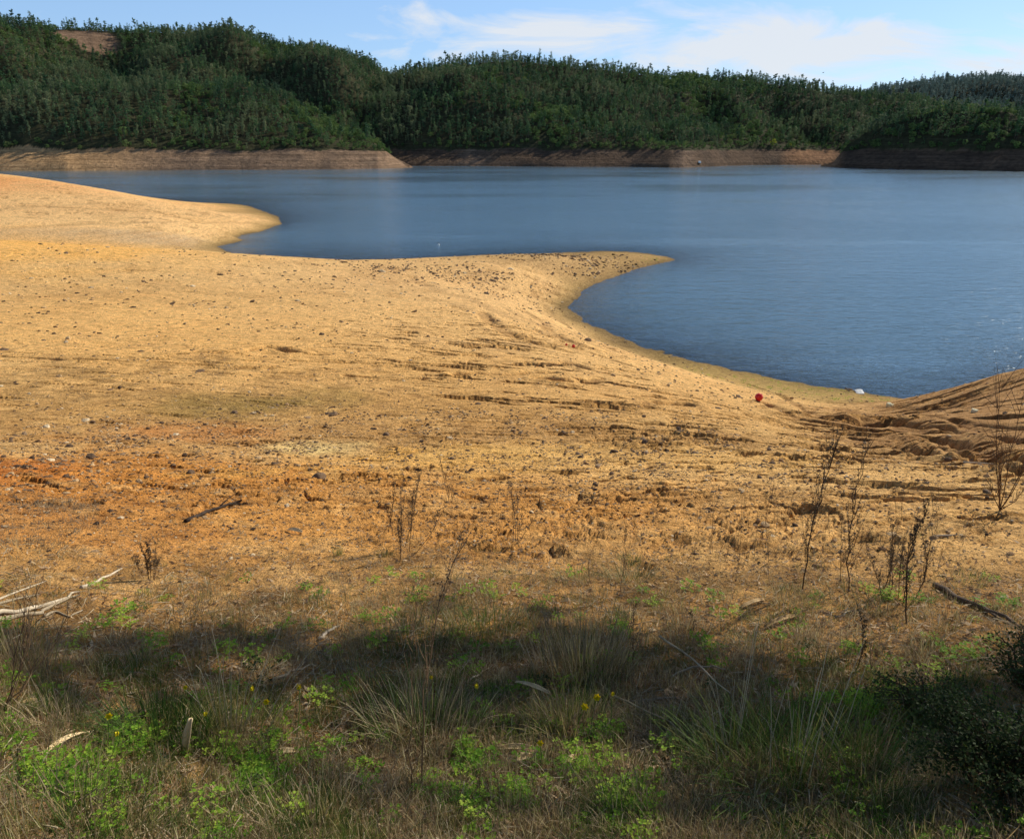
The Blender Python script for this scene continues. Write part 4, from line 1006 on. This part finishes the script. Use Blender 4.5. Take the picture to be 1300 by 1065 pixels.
tussock(1010, 975, 100, 190, 'tall bright green grass clump in the lower right foreground', [('greengrass', .75), ('olivegrass', .25)], 620, 18, 150, 9, width=.005, lean=.55)
tussock(930, 960, 80, 110, 'long bent green grass left of the tall bright clump', [('olivegrass', .5), ('greengrass', .5)], 280, 10, 160, 10, width=.004, lean=.5)
tussock(1110, 985, 70, 150, 'dense green grass between the tall clump and the dark shrub', [('greengrass', .8), ('drygrass', .2)], 460, 4, 110, 11, width=.0045, lean=.6)
tussock(800, 735, 34, 60, 'pale green tussock at the edge of the beach right of centre', [('olivegrass', .6), ('drygrass', .4)], 280, 0, 0, 12, lean=.6)
tussock(735, 735, 26, 60, 'yellowish tussock left of the pale green one', [('olivegrass', .5), ('drygrass', .5)], 220, 0, 0, 13, lean=.6)
tussock(800, 712, 16, 30, 'small bright green tuft behind the pale green tussock', [('greengrass', 1)], 120, 0, 0, 14)
tussock(490, 705, 16, 22, 'small grey green tuft at the edge of the beach left of centre', [('olivegrass', 1)], 90, 0, 0, 15)
tussock(430, 705, 24, 12, 'narrow olive sprig on the beach edge left of centre', [('olivegrass', 1)], 70, 0, 0, 16, lean=.12)
tussock(520, 815, 40, 120, 'dark green tussock at the top of the shaded strip left of centre', [('greengrass', .5), ('greygrass', .5)], 420, 0, 0, 17)
tussock(620, 800, 40, 130, 'broad dark green tussock at the top of the shaded strip, centre', [('greengrass', .5), ('olivegrass', .3), ('greygrass', .2)], 460, 0, 0, 18)
tussock(80, 925, 50, 130, 'grey green drooping tussock near the lower left corner', [('greygrass', .5), ('greengrass', .3), ('olivegrass', .2)], 480, 4, 90, 19, lean=.8, bend=1.2)
tussock(25, 850, 70, 90, 'dry tussock with thin stems at the left edge', [('greygrass', .6), ('olivegrass', .4)], 320, 10, 100, 20)
tussock(1110, 765, 26, 120, 'yellow green grass at the foot of the dry stalk clump', [('olivegrass', .5), ('drygrass', .3), ('greengrass', .2)], 420, 0, 0, 21, lean=.6)
tussock(1020, 770, 26, 80, 'yellow green grass at the foot of the tallest stalk', [('olivegrass', .6), ('drygrass', .4)], 260, 0, 0, 22, lean=.6)
tussock(950, 815, 24, 50, 'small dark green tuft below the pale bark strip', [('greengrass', 1)], 160, 0, 0, 23, lean=.6)
tussock(1230, 735, 16, 50, 'thin green tuft beside the dark fallen branch', [('olivegrass', .5), ('greengrass', .5)], 120, 0, 0, 24)
tussock(30, 700, 26, 110, 'pale dead grass mound on the orange soil at the left edge', [('drygrass', .6), ('greygrass', .4)], 520, 0, 0, 25, lean=.9, bend=1.5)
tussock(65, 645, 14, 90, 'grey dead grass mat on the orange soil, upper of two at the left', [('greygrass', .8), ('drygrass', .2)], 420, 0, 0, 26, lean=1.0, bend=1.5)
tussock(70, 672, 12, 90, 'grey dead grass mat on the orange soil, lower of two at the left', [('greygrass', .6), ('drygrass', .4)], 420, 0, 0, 27, lean=1.0, bend=1.5)
tussock(230, 785, 20, 90, 'grey tuft with dead stems on the orange soil, left', [('greygrass', .6), ('olivegrass', .4)], 300, 0, 0, 28, lean=.8)
tussock(340, 975, 30, 90, 'yellowish green low clump in sun at lower left of centre', [('olivegrass', .7), ('drygrass', .3)], 260, 0, 0, 29, lean=.7)
tussock(400, 1050, 60, 200, 'mixed grass at the bottom edge, left of centre', [('greengrass', .4), ('greygrass', .4), ('drygrass', .2)], 520, 0, 0, 30, lean=.7)
tussock(850, 1055, 60, 220, 'mixed grass at the bottom edge, right of centre', [('greengrass', .4), ('greygrass', .4), ('olivegrass', .2)], 520, 0, 0, 31, lean=.7)
tussock(100, 1060, 70, 200, 'mixed grass at the lower left corner', [('greengrass', .5), ('greygrass', .3), ('olivegrass', .2)], 520, 0, 0, 32, lean=.7)

# dark leafy shrub bottom right
def leafy_shrub(px, py, H_px, W_px, label, seed, nl=5200):
    p = ground_hit(px, py); rd = random.Random(seed); o = empty('leafy_shrub', tuple(p)); Hm = px_size(p, H_px); Wm = px_size(p, W_px) / 2
    b_ = MB(); st_ = MB(); ends = []
    for k in range(60):
        th = rd.random() * 6.28; q = rd.random() ** .5; e = np.array([Wm * q * math.cos(th), Wm * .8 * q * math.sin(th), Hm * (1 - .55 * q * q) * rd.uniform(.45, 1.05)]); ends.append(e)
        st_.tube([(e[0] * .25, e[1] * .25, -.03), e * .55 + np.array([0, 0, .03]), e], .004, .0015, 4)
    for _ in range(nl):
        e = ends[rd.randrange(60)]; f = rd.uniform(0, 1) ** .5 * .75 + .3; c = e * f + np.array([rd.gauss(0, .02), rd.gauss(0, .02), rd.gauss(0, .018)])
        b_.leaf(c, [rd.gauss(0, .8), rd.gauss(0, .8), 1], .013, .008)
    st_.build('branches', M['weed'], o); b_.build('leaves', M['darkleaf'], o); return tag(o, label, 'shrub')
leafy_shrub(1268, 990, 92, 180, 'dark green leafy shrub filling the lower right corner', 5, 9000)
leafy_shrub(1180, 905, 36, 130, 'low dark leafy bush at the upper left of the corner shrub', 6, 2600)
leafy_shrub(1310, 870, 60, 110, 'dark leafy bush at the right edge above the corner shrub', 7, 2600)

# ------------------------------------------------------------------ fallen wood and bark
def stick(pix, r_px, label, mat='drift', nm='fallen_branch', cat='branch', group=None, twigs=0, lift=.0, taper=.4):
    P = [ground_hit(*q) for q in pix]; P = [q for q in P if q is not None]; o_ = P[0].copy(); r_ = px_size(P[0], r_px); b_ = MB(); rd = random.Random(int(pix[0][0] + pix[0][1]))
    pts = []
    for a_, c_ in zip(P[:-1], P[1:]):
        for s in (0, .33, .66): q = a_ + (c_ - a_) * s; pts.append(q)
    pts.append(P[-1]); pts = [np.array([q[0] + rd.gauss(0, r_ * .6), q[1] + rd.gauss(0, r_ * .6), q[2] + r_ * .7 + lift]) - o_ for q in pts]
    b_.tube(pts, r_, r_ * taper, 7)
    for k in range(twigs):
        c_ = pts[rd.randrange(1, len(pts))]; d = (pts[-1] - pts[0]) / np.linalg.norm(pts[-1] - pts[0]) + np.array([rd.gauss(0, .5), rd.gauss(0, .5), rd.uniform(0, .5)])
        b_.tube([c_, c_ + d * r_ * 8, c_ + d * r_ * 15 + np.array([0, 0, -r_])], r_ * .4, r_ * .15, 4)
    o = b_.build(nm, M[mat], None, tuple(o_), True); return tag(o, label, cat, group)
stick([(1190, 746), (1225, 765), (1260, 780), (1310, 803)], 3.3, 'dark fallen branch lying on the right slope', 'darkwood', twigs=3)
stick([(-20, 785), (40, 774), (75, 764), (102, 752)], 3.0, 'pale bleached branch at the left edge, uppermost of the pile')
stick([(-20, 792), (50, 779), (70, 768), (100, 757)], 2.6, 'pale bleached branch at the left edge, lowest of the pile')
stick([(-20, 772), (20, 762), (50, 756)], 1.8, 'thin pale twig above the bleached branches at the left edge')
stick([(-10, 765), (25, 752), (60, 738)], 1.4, 'thin pale twig, topmost of the pile at the left edge')
stick([(105, 748), (130, 735), (156, 723)], 2.2, 'straight pale stick pointing up right from the bleached pile')
stick([(56, 784), (70, 777), (88, 784), (108, 775)], 1.6, 'short curved pale twig below the straight pale stick')
stick([(344, 864), (372, 853), (402, 842)], 2.2, 'pale stick in the shade left of centre')
stick([(405, 812), (417, 803), (430, 796)], 2.6, 'short grey stick at the top of the shaded strip')
stick([(496, 803), (528, 801)], 2.0, 'short flat pale stick in the centre of the shaded strip')
stick([(588, 868), (608, 857), (625, 845)], 1.4, 'thin pale twig slanting up right in the shade at centre')
stick([(798, 893), (835, 889), (870, 884)], 1.8, 'thin pale twig lying right of the yellow flowers')
stick([(850, 864), (880, 852), (905, 851), (920, 856)], 1.6, 'arched pale twig in the shade right of centre', lift=.02)
stick([(772, 888), (810, 905), (850, 925), (905, 975)], 1.5, 'long thin straw stalk lying across the lower right foreground', 'straw', lift=.03)
stick([(835, 818), (880, 850), (925, 895)], 1.5, 'long straw stalk sloping down right in the shade', 'straw', lift=.05)
stick([(236, 663), (262, 652), (285, 643), (306, 637)], 2.6, 'dark strip of bark lying on the orange soil', 'darkwood', twigs=2)
stick([(1060, 785), (1085, 775)], 1.6, 'small pale twig under the dry stalk clump')
stick([(1185, 682), (1215, 680)], 1.6, 'thin pale twig on the cracked clay of the right slope')
stick([(1222, 588), (1262, 590)], 1.3, 'thin pale stick by the gully on the right mound')
stick([(1068, 490), (1078, 497)], 1.0, 'thin dark stick at the water edge left of the white litter', 'darkwood')

def bark_piece(x0, y0, x1, y1, w_px, label, lift=.01, mat='palebark', stand=False, nm='bark_piece', group=None):
    w_px *= .62; a_ = ground_hit(x0, y0); c_ = ground_hit(x1, y1) if not stand else tip_of(a_, x1, y1); rd = random.Random(int(x0 * 3 + y0)); wv = px_size(a_, w_px); ax = c_ - a_; Ln = np.linalg.norm(ax); ax /= Ln
    up = np.array([0, -.35 if stand else -.25, 1.0 if not stand else .2]); sd_ = np.cross(ax, up); sd_ /= np.linalg.norm(sd_); up = np.cross(sd_, ax)
    V_ = []; n1, n2 = 14, 6; tw = rd.uniform(-.7, .7)
    for i in range(n1):
        s = i / (n1 - 1); ww = wv * (.35 + .65 * math.sin(math.pi * min(.92, max(.06, s + rd.gauss(0, .015))))) * (1 + rd.gauss(0, .05)); bow = .08 * Ln * math.sin(math.pi * s); t_ = tw * (s - .5)
        for j in range(n2):
            v_ = (j / (n2 - 1) - .5) * 2; cr_ = wv * .35 * v_ * v_
            V_.append(ax * Ln * s + (sd_ * math.cos(t_) + up * math.sin(t_)) * ww * .5 * v_ + up * (bow + cr_ + lift))
    Fc = [(i * n2 + j, i * n2 + j + 1, (i + 1) * n2 + j + 1, (i + 1) * n2 + j) for i in range(n1 - 1) for j in range(n2 - 1)]
    me_ = np_mesh(nm, np.array(V_), np.array(Fc), [M[mat]], True); o = link(bpy.data.objects.new(nm, me_)); o.location = tuple(a_)
    so = o.modifiers.new('thickness', 'SOLIDIFY'); so.thickness = .003; return tag(o, label, 'bark', group)
bark_piece(54, 962, 111, 934, 10, 'long pale curved strip of bark near the lower left corner')
bark_piece(236, 957, 243, 911, 12, 'pale bark strip standing upright beside the clover', stand=True, lift=0)
bark_piece(27, 896, 47, 892, 8, 'small pale bark chip at the lower left edge')
bark_piece(630, 952, 678, 952, 10, 'curled pale bark piece lying at the bottom centre')
bark_piece(640, 970, 676, 962, 13, 'broad pale bark piece just below the curled one')
bark_piece(712, 972, 732, 962, 9, 'small pale bark chip right of the broad bark piece')
bark_piece(938, 774, 969, 763, 7, 'cream bark strip on the sunlit ground right of centre', mat='palebark')
bark_piece(970, 798, 1009, 784, 9, 'tapered cream bark strip left of the dark stalk')
bark_piece(894, 783, 910, 786, 5, 'small cream bark chip left of the cream strip')
bark_piece(658, 876, 701, 891, 7, 'curled brown bark strip above the clover at centre', lift=.05)
bark_piece(340, 958, 378, 956, 9, 'flat yellowish bark piece at the lower left of centre')
bark_piece(366, 674, 384, 677, 8, 'small orange bark chip at the edge of the beach')
bark_piece(436, 985, 470, 1000, 9, 'small bark piece at the bottom edge left of centre')

# ------------------------------------------------------------------ yellow flowers
def flower(px, py, bx, by, label, s=1.0):
    b0 = ground_hit(bx, by); t = tip_of(b0, px, py) - b0; o = empty('yellow_flower', tuple(b0)); a_ = MB(); rd = random.Random(int(px))
    a_.tube([(0, 0, -.01), t * .5 + np.array([rd.gauss(0, .006), 0, 0]), t * .97, t], .0016, .0012, 5); a_.build('stem', M['flowerstem'], o)
    b_ = MB(); d = np.array([rd.gauss(0, .5), -.9, .25]); d /= np.linalg.norm(d); u_ = np.cross(d, [0, 0, 1]); u_ /= np.linalg.norm(u_); v_ = np.cross(u_, d)
    Lt = .015 * s; ring0, ring1 = [], []
    for k in range(12):
        th = k * math.pi / 6; dr = math.cos(th) * u_ + math.sin(th) * v_
        ring0.append(t + dr * .0025 * s); ring1.append(t + d * Lt + dr * (.0085 + .002 * (k % 2)) * s)
    for k in range(12):
        b_.tri(ring0[k], ring0[(k + 1) % 12], ring1[k]); b_.tri(ring1[k], ring0[(k + 1) % 12], ring1[(k + 1) % 12])
    for k in range(6):
        th = k * math.pi / 3; dr = math.cos(th) * u_ + math.sin(th) * v_; e = t + d * Lt * .5 + dr * .017 * s; sd_ = np.cross(dr, d) * .005 * s
        b_.tri(t, t + (e - t) * .55 - sd_, e); b_.tri(t, e, t + (e - t) * .55 + sd_)
    b_.build('petals', M['petal'], o); tag(o, label, 'flower')
for px, py, bx, by, lab in [
    (322, 873, 318, 925, 'yellow flower by the pale stalks left of centre, upper of a pair'), (338, 890, 330, 925, 'yellow flower by the pale stalks left of centre, lower of a pair'),
    (380, 871, 377, 930, 'yellow flower on a tall stem in the shade left of centre'), (548, 859, 546, 900, 'tiny yellow flower beside the dark foreground stalk'),
    (607, 870, 590, 935, 'yellow flower on a leaning stem right of the dark stalks'), (743, 896, 725, 940, 'largest yellow flower in front of the big tussock'),
    (757, 884, 750, 930, 'yellow flower just above the largest one'), (777, 880, 775, 925, 'small yellow bud right of the two tussock flowers'),
    (686, 942, 684, 975, 'yellow flower over the clover at bottom centre'), (263, 905, 262, 945, 'yellow flower beside the upright bark strip'),
    (151, 930, 143, 965, 'yellow flower over the dark grass at lower left'), (138, 908, 136, 945, 'thin yellow flower left in the dark grass'), (235, 872, 228, 915, 'pale yellow bud above the lush green clump')]:
    flower(px, py, bx, by, lab, 1.0 if 'largest' in lab else .6 if 'bud' in lab or 'tiny' in lab else .8)

# ------------------------------------------------------------------ buoys and litter
import bmesh
def uv_ball(r_, squash=1.0, seg=28, ring=18):
    bm = bmesh.new(); bmesh.ops.create_uvsphere(bm, u_segments=seg, v_segments=ring, radius=r_)
    for v in bm.verts:
        if v.co.z > .8 * r_: v.co.z += (v.co.z - .8 * r_) * .35
        v.co.z *= squash
    for f in bm.faces: f.smooth = True
    me_ = bpy.data.meshes.new('float'); bm.to_mesh(me_); bm.free(); return me_
def buoy(px, py, d_px, label, group=None):
    p = ground_hit(px, py); r_ = px_size(p, d_px) / 2; o = empty('buoy', tuple(p)); me_ = uv_ball(r_); me_.materials.append(M['red'])
    b = link(bpy.data.objects.new('float', me_), o); b.location = (0, 0, r_ * .9); b.rotation_euler = (R(35), R(20), 0)
    k = MB(); k.tube([(0, 0, r_ * .98), (0, 0, r_ * 1.22)], r_ * .22, r_ * .18, 10)
    n = 10; k.tube([(r_ * .16 * math.cos(t * 6.283 / n), 0, r_ * 1.3 + r_ * .16 * math.sin(t * 6.283 / n)) for t in range(n + 1)], r_ * .05, r_ * .05, 6)
    e = k.build('eyelet', M['red'], o); e.location = b.location; e.rotation_euler = b.rotation_euler
    return tag(o, label, 'buoy', group)
buoy(963, 508.5, 9.5, 'large round red buoy stranded on the sand near the water')
buoy(728, 441, 4.0, 'small red float on the beach, right one of a pair')
buoy(719, 438.5, 2.6, 'tiny red float on the beach, left one of a pair')
def slab(px, py, sx, sy, sz, mat, nm, label, cat, rz=0, on_water=False, pt=None, bev=.15):
    p = pt if pt is not None else (W(px, py) if on_water else ground_hit(px, py)); k = px_size(p, 1); bm = bmesh.new(); bmesh.ops.create_cube(bm, size=1)
    bmesh.ops.subdivide_edges(bm, edges=bm.edges[:], cuts=3, use_grid_fill=True)
    for v in bm.verts: v.co.x *= sx * k; v.co.y *= sy * k; v.co.z = (v.co.z + .42) * sz * k; v.co.x += rng.normal(0, .03 * sx * k); v.co.y += rng.normal(0, .03 * sy * k); v.co.z += rng.normal(0, .05 * sz * k)
    for v in bm.verts:
        if abs(v.co.x) > .42 * sx * k: v.co.y *= 1 - bev; v.co.z *= 1 - bev
    me_ = bpy.data.meshes.new(nm); bm.to_mesh(me_); bm.free(); me_.materials.append(M[mat]); o = link(bpy.data.objects.new(nm, me_)); o.location = tuple(p); o.rotation_euler = (R(4), R(-5), rz)
    return tag(o, label, cat)
slab(1091, 499, 8, 14, 2.4, 'white', 'plastic_sheet', 'white piece of litter lying at the water edge', 'litter', R(-12))
slab(1130, 516, 5, 8, 4.0, 'cream', 'foam_block', 'pale yellow block of litter in the hollow by the bay', 'litter', R(15))
slab(1237, 523, 4.5, 6, 3.5, 'cream', 'foam_chunk', 'small pale chunk on the dark mound at the right', 'litter', R(40))
slab(888, 206, 3, 4, 2, 'white', 'plastic_drum', 'tiny white drum at the foot of the far bank', 'drum', pt=hill_point(888, 207))
# distant pontoon and its light hull
p = W(1236, 215.5); o = empty('moored_boat', tuple(p)); k = px_size(p, 1)
b_ = MB(); prof = [(-9, .2), (-8.6, 1.0), (-4, 1.25), (4, 1.25), (8, .8), (9.6, .05)]
rows = []
for x_, w_ in prof:
    base_ = len(b_.v); b_.v += [np.array([x_ * k, -w_ * k, .9 * k]), np.array([x_ * k, -w_ * .6 * k, -.2 * k]), np.array([x_ * k, w_ * .6 * k, -.2 * k]), np.array([x_ * k, w_ * k, .9 * k])]; rows.append(base_)
for a_, c_ in zip(rows[:-1], rows[1:]):
    for j in range(4): b_.f4.append((a_ + j, a_ + (j + 1) % 4, c_ + (j + 1) % 4, c_ + j)); b_.m4.append(0)
b_.f4.append((rows[0], rows[0] + 1, rows[0] + 2, rows[0] + 3)); b_.m4.append(0); b_.build('hull', M['white'], o)
b_ = MB(); bx_ = [(-4, -.7, .9), (1, -.7, .9), (1, .7, .9), (-4, .7, .9), (-3.6, -.6, 2.1), (.4, -.6, 2.1), (.4, .6, 2.1), (-3.6, .6, 2.1)]
b_.v = [np.array(q) * k for q in bx_]; b_.f4 = [(0, 1, 5, 4), (1, 2, 6, 5), (2, 3, 7, 6), (3, 0, 4, 7), (4, 5, 6, 7)]; b_.m4 = [0] * 5; b_.build('cabin', M['cream'], o)
tag(o, 'small white boat moored at the foot of the far right bank', 'boat')
# white float out on the water
p = W(557, 311); o = empty('buoy', tuple(p)); me_ = uv_ball(px_size(p, 3) / 2, .8); me_.materials.append(M['white']); link(bpy.data.objects.new('float', me_), o); tag(o, 'tiny white float out on the water beyond the spit', 'buoy')
# birds
def bird(px, py, d, span, label, pt=None, perched=False):
    p = G(px, py, d) if pt is None else pt; o = empty('bird', tuple(p)); b_ = MB(); s = span
    b_.tube([(-.30 * s, 0, 0), (-.12 * s, 0, .03 * s), (.08 * s, 0, .04 * s), (.22 * s, 0, .05 * s), (.30 * s, 0, .04 * s)], .02 * s, .02 * s, 8); b_.tube([(-.15 * s, 0, .01 * s), (0, 0, .02 * s), (.16 * s, 0, .035 * s)], .03 * s, .055 * s, 8)
    b_.build('body', M['bird'], o)
    for sg_ in (-1, 1):
        w_ = MB(); a_ = np.array([.10 * s, sg_ * .03 * s, .06 * s]); b2 = np.array([.12 * s, sg_ * .26 * s, .16 * s]); c2 = np.array([-.06 * s, sg_ * .52 * s, .10 * s]); d2 = np.array([-.10 * s, sg_ * .24 * s, .13 * s]); e2 = np.array([-.10 * s, sg_ * .03 * s, .05 * s])
        w_.tri(a_, b2, d2); w_.tri(a_, d2, e2); w_.tri(b2, c2, d2); w_.build('wing', M['bird'], o)
    o.rotation_euler = (R(8), 0, R(200)); return tag(o, label, 'bird')
bird(1045, 93, 300, 1.3, 'small dark bird flying against the pale sky above the ridge')
bird(1060, 124, 380, 1.2, 'small dark bird flying low in front of the right ridge')

# ------------------------------------------------------------------ eucalyptus trees just outside the frame that shade the foreground
def shade_tree(base_xy, clumps, label, seed):
    rd = random.Random(seed); z0 = float(ground_z(np.array(base_xy[0]), np.array(base_xy[1]))); o = empty('eucalyptus_tree', (base_xy[0], base_xy[1], z0)); B0 = np.array([base_xy[0], base_xy[1], z0])
    tr = MB(); lf = MB(); cen = np.mean([c[0] for c in clumps], 0) - B0; top = cen + np.array([0, 0, .6])
    fork = np.array([cen[0] * .3, cen[1] * .3, cen[2] * .45]); tr.tube([(0, 0, -.3), fork * .5 + np.array([.1, 0, 0]), fork, (fork + top) / 2, top], .07, .025, 8)
    for c, sz, n in clumps:
        c = c - B0; mid = fork + (c - fork) * .5 + np.array([0, 0, .4]); tr.tube([fork, mid, c], .022, .008, 5)
        for k in range(9):
            e = c + np.array([rd.gauss(0, 1), rd.gauss(0, 1), rd.gauss(0, .7)]) * sz * .6; tr.tube([c, (c + e) / 2 + np.array([0, 0, .06]), e], .010, .003, 3)
        for _ in range(int(n * .19)):
            q = np.array([rd.gauss(0, 1), rd.gauss(0, 1), rd.gauss(0, 1)]); q *= rd.random() ** .45 / np.linalg.norm(q) * sz * 1.15; q = c + q * (1, 1, .6); lf.leaf(q, [rd.gauss(0, 1), rd.gauss(0, 1), rd.gauss(0, .5)], .15, .035)
    tr.build('trunk', M['bark'], o); lf.build('crown', M['euc'], o); return tag(o, label, 'tree')
def up_sun(px, py, s): return ground_hit(px, py) + SUN * s
# (pixel on the shaded ground, distance up the sun ray, clump size)
A_ = [(up_sun(px, py, s), z_, n_) for px, py, s, z_, n_ in [(20, 824, 13, .27, 800), (110, 818, 13, .25, 800), (200, 830, 13, .28, 900), (285, 814, 12.5, .24, 700), (370, 820, 12.5, .27, 800), (60, 862, 13, .17, 260), (250, 854, 12.7, .18, 300), (440, 847, 12.5, .26, 700), (150, 852, 13, .2, 350)]+[(330, 878, 12.6, .15, 260), (90, 895, 13, .14, 220), (210, 888, 12.9, .12, 180), (470, 885, 12.4, .2, 380), (400, 850, 12.5, .2, 350)]]
B_ = [(up_sun(px, py, s), z_, n_) for px, py, s, z_, n_ in [(500, 817, 11, .26, 700), (575, 842, 11, .28, 800), (650, 820, 11, .25, 700), (735, 822, 10.5, .28, 900), (815, 834, 10.5, .27, 800), (555, 767, 11, .15, 200), (690, 777, 10.8, .15, 220), (875, 862, 10.6, .25, 600), (600, 882, 10.8, .18, 300), (770, 877, 10.6, .18, 300)]+[(540, 895, 11, .2, 380), (640, 880, 10.9, .18, 320), (700, 880, 10.8, .2, 380), (820, 905, 10.6, .18, 300), (880, 925, 10.6, .16, 240)]]
C_ = [(up_sun(px, py, s), z_, n_) for px, py, s, z_, n_ in [(945, 872, 9.5, .24, 600), (1010, 905, 9.5, .24, 600), (1235, 915, 8.5, .28, 900), (1295, 890, 8.5, .20, 450), (960, 940, 9.2, .20, 350), (1040, 935, 9.2, .16, 260), (1180, 945, 8.8, .22, 400)]]
shade_tree((10.5, 1.8), A_, 'slender eucalyptus beyond the right edge whose crown shades the left foreground', 1)
shade_tree((9.8, 1.6), B_, 'slender eucalyptus beyond the right edge whose crown shades the middle foreground', 2)
shade_tree((9.4, 1.2), C_, 'slender eucalyptus beyond the right edge whose crown shades the right foreground', 3)

# ------------------------------------------------------------------ sky, sun, camera
wd = bpy.data.worlds.new("World"); scene.world = wd; wd.use_nodes = True; N, L = wd.node_tree.nodes, wd.node_tree.links; N.clear()
sky = N.new('ShaderNodeTexSky'); sky.sky_type = 'NISHITA'; sky.sun_disc = False; sky.sun_elevation = SUN_EL; sky.sun_rotation = SUN_AZ; sky.air_density = 1.0; sky.dust_density = .25; sky.ozone_density = 2.0
tc = N.new('ShaderNodeTexCoord'); sx = N.new('ShaderNodeSeparateXYZ'); L.new(tc.outputs['Generated'], sx.inputs[0])
yy = mth(N, L, 'MAXIMUM', sx.outputs[1], .05); U = mth(N, L, 'DIVIDE', sx.outputs[0], yy); Vv = mth(N, L, 'DIVIDE', sx.outputs[2], yy)
cb = N.new('ShaderNodeCombineXYZ'); L.new(mth(N, L, 'MULTIPLY', U, 1.0), cb.inputs[0]); L.new(mth(N, L, 'MULTIPLY', Vv, 3.2), cb.inputs[1])
cn = noise(N, L, cb.outputs[0], 6.0, 9, .62, 1.1); cn2 = noise(N, L, cb.outputs[0], 1.6, 4, .55, .3)
blob = None
def sky_uv(px, py): v = ray(px, py); return v[0] / v[1], v[2] / v[1]
for px, py, hx, hy, s_ in [(700, 42, 200, 30, 1.0), (610, 30, 120, 18, .8), (760, 60, 120, 20, .8), (1010, 62, 190, 40, 1.25), (930, 40, 120, 16, .9), (1090, 35, 55, 16, 1.0), (880, 80, 160, 20, .9), (1230, 90, 150, 26, .8), (520, 70, 120, 14, .6), (400, 50, 150, 12, .35), (1400, 60, 200, 50, .7), (-200, 30, 300, 20, .4)]:
    u0, v0 = sky_uv(px, py); u1, _q = sky_uv(px + hx, py); _q, v1 = sky_uv(px, py - hy)
    du = mth(N, L, 'DIVIDE', mth(N, L, 'SUBTRACT', U, u0), u1 - u0); dv = mth(N, L, 'DIVIDE', mth(N, L, 'SUBTRACT', Vv, v0), v1 - v0)
    d2 = mth(N, L, 'ADD', mth(N, L, 'MULTIPLY', du, du), mth(N, L, 'MULTIPLY', dv, dv)); e = mth(N, L, 'MULTIPLY', mth(N, L, 'POWER', 2.718, mth(N, L, 'MULTIPLY', d2, -.9)), s_)
    blob = e if blob is None else mth(N, L, 'MAXIMUM', blob, e)
# thin general cover higher up, out of frame too
hi_ = mth(N, L, 'MULTIPLY', mth(N, L, 'GREATER_THAN', Vv, .25), .05); blob = mth(N, L, 'MAXIMUM', blob, hi_)
dn = mth(N, L, 'ADD', mth(N, L, 'SUBTRACT', blob, mth(N, L, 'MULTIPLY', el_.outputs[0], .6)) if False else blob, mth(N, L, 'MULTIPLY', mth(N, L, 'SUBTRACT', cn, .5), 2.4)); dn = mth(N, L, 'ADD', dn, mth(N, L, 'MULTIPLY', mth(N, L, 'SUBTRACT', cn2, .5), .8))
cf = ramp(N, L, dn, [(.34, (0, 0, 0)), (.62, (.42, .42, .42)), (.95, (1, 1, 1))]); cf = mth(N, L, 'MULTIPLY', cf, .9)
SKY_K = .125
skc = mixc(N, L, 1.0, sky.outputs[0], (.90, 1.0, 1.16), 'MULTIPLY')
el_ = nd(N, 'ShaderNodeMapRange'); el_.interpolation_type = 'SMOOTHSTEP'; el_.inputs['From Min'].default_value = .18; el_.inputs['From Max'].default_value = .75; L.new(sx.outputs[2], el_.inputs['Value'])
skc = mixc(N, L, mth(N, L, 'MULTIPLY_ADD', el_.outputs[0], -.5, .5), skc, (2.9, 4.75, 7.6))
skc = mixc(N, L, el_.outputs[0], skc, mixc(N, L, 1.0, skc, (.52, .50, .48), 'MULTIPLY'))
cloud = mixc(N, L, cf, skc, (6.3, 6.6, 7.0))
bg = N.new('ShaderNodeBackground'); bg.inputs['Strength'].default_value = SKY_K; L.new(cloud, bg.inputs['Color'])
wo = N.new('ShaderNodeOutputWorld'); L.new(bg.outputs[0], wo.inputs['Surface'])
sl = bpy.data.lights.new('sun', 'SUN'); sl.energy = 5.0; sl.angle = R(.5); sl.color = (1, .93, .80)
so = bpy.data.objects.new('sun', sl); link(so)
from mathutils import Vector
so.rotation_euler = Vector(tuple(SUN)).to_track_quat('Z', 'Y').to_euler()
cam = bpy.data.cameras.new('camera'); cam.sensor_width = 36; cam.sensor_fit = 'HORIZONTAL'; cam.lens = F / 1300 * 36; cam.shift_y = -45 / 1300; cam.clip_end = 6000; cam.clip_start = .05
co = bpy.data.objects.new('camera', cam); co.location = tuple(CAM); co.rotation_euler = (math.pi / 2 - TH, 0, 0); link(co); scene.camera = co
scene.view_settings.view_transform = 'Standard'; scene.view_settings.look = 'None'; scene.view_settings.exposure = 0
scene.cycles.transparent_max_bounces = 8; scene.cycles.sample_clamp_direct = 5; scene.cycles.sample_clamp_indirect = 3; scene.cycles.use_adaptive_sampling = True; scene.cycles.adaptive_threshold = .02; scene.cycles.max_bounces = 4; scene.cycles.diffuse_bounces = 2; scene.cycles.glossy_bounces = 2; scene.cycles.transmission_bounces = 2
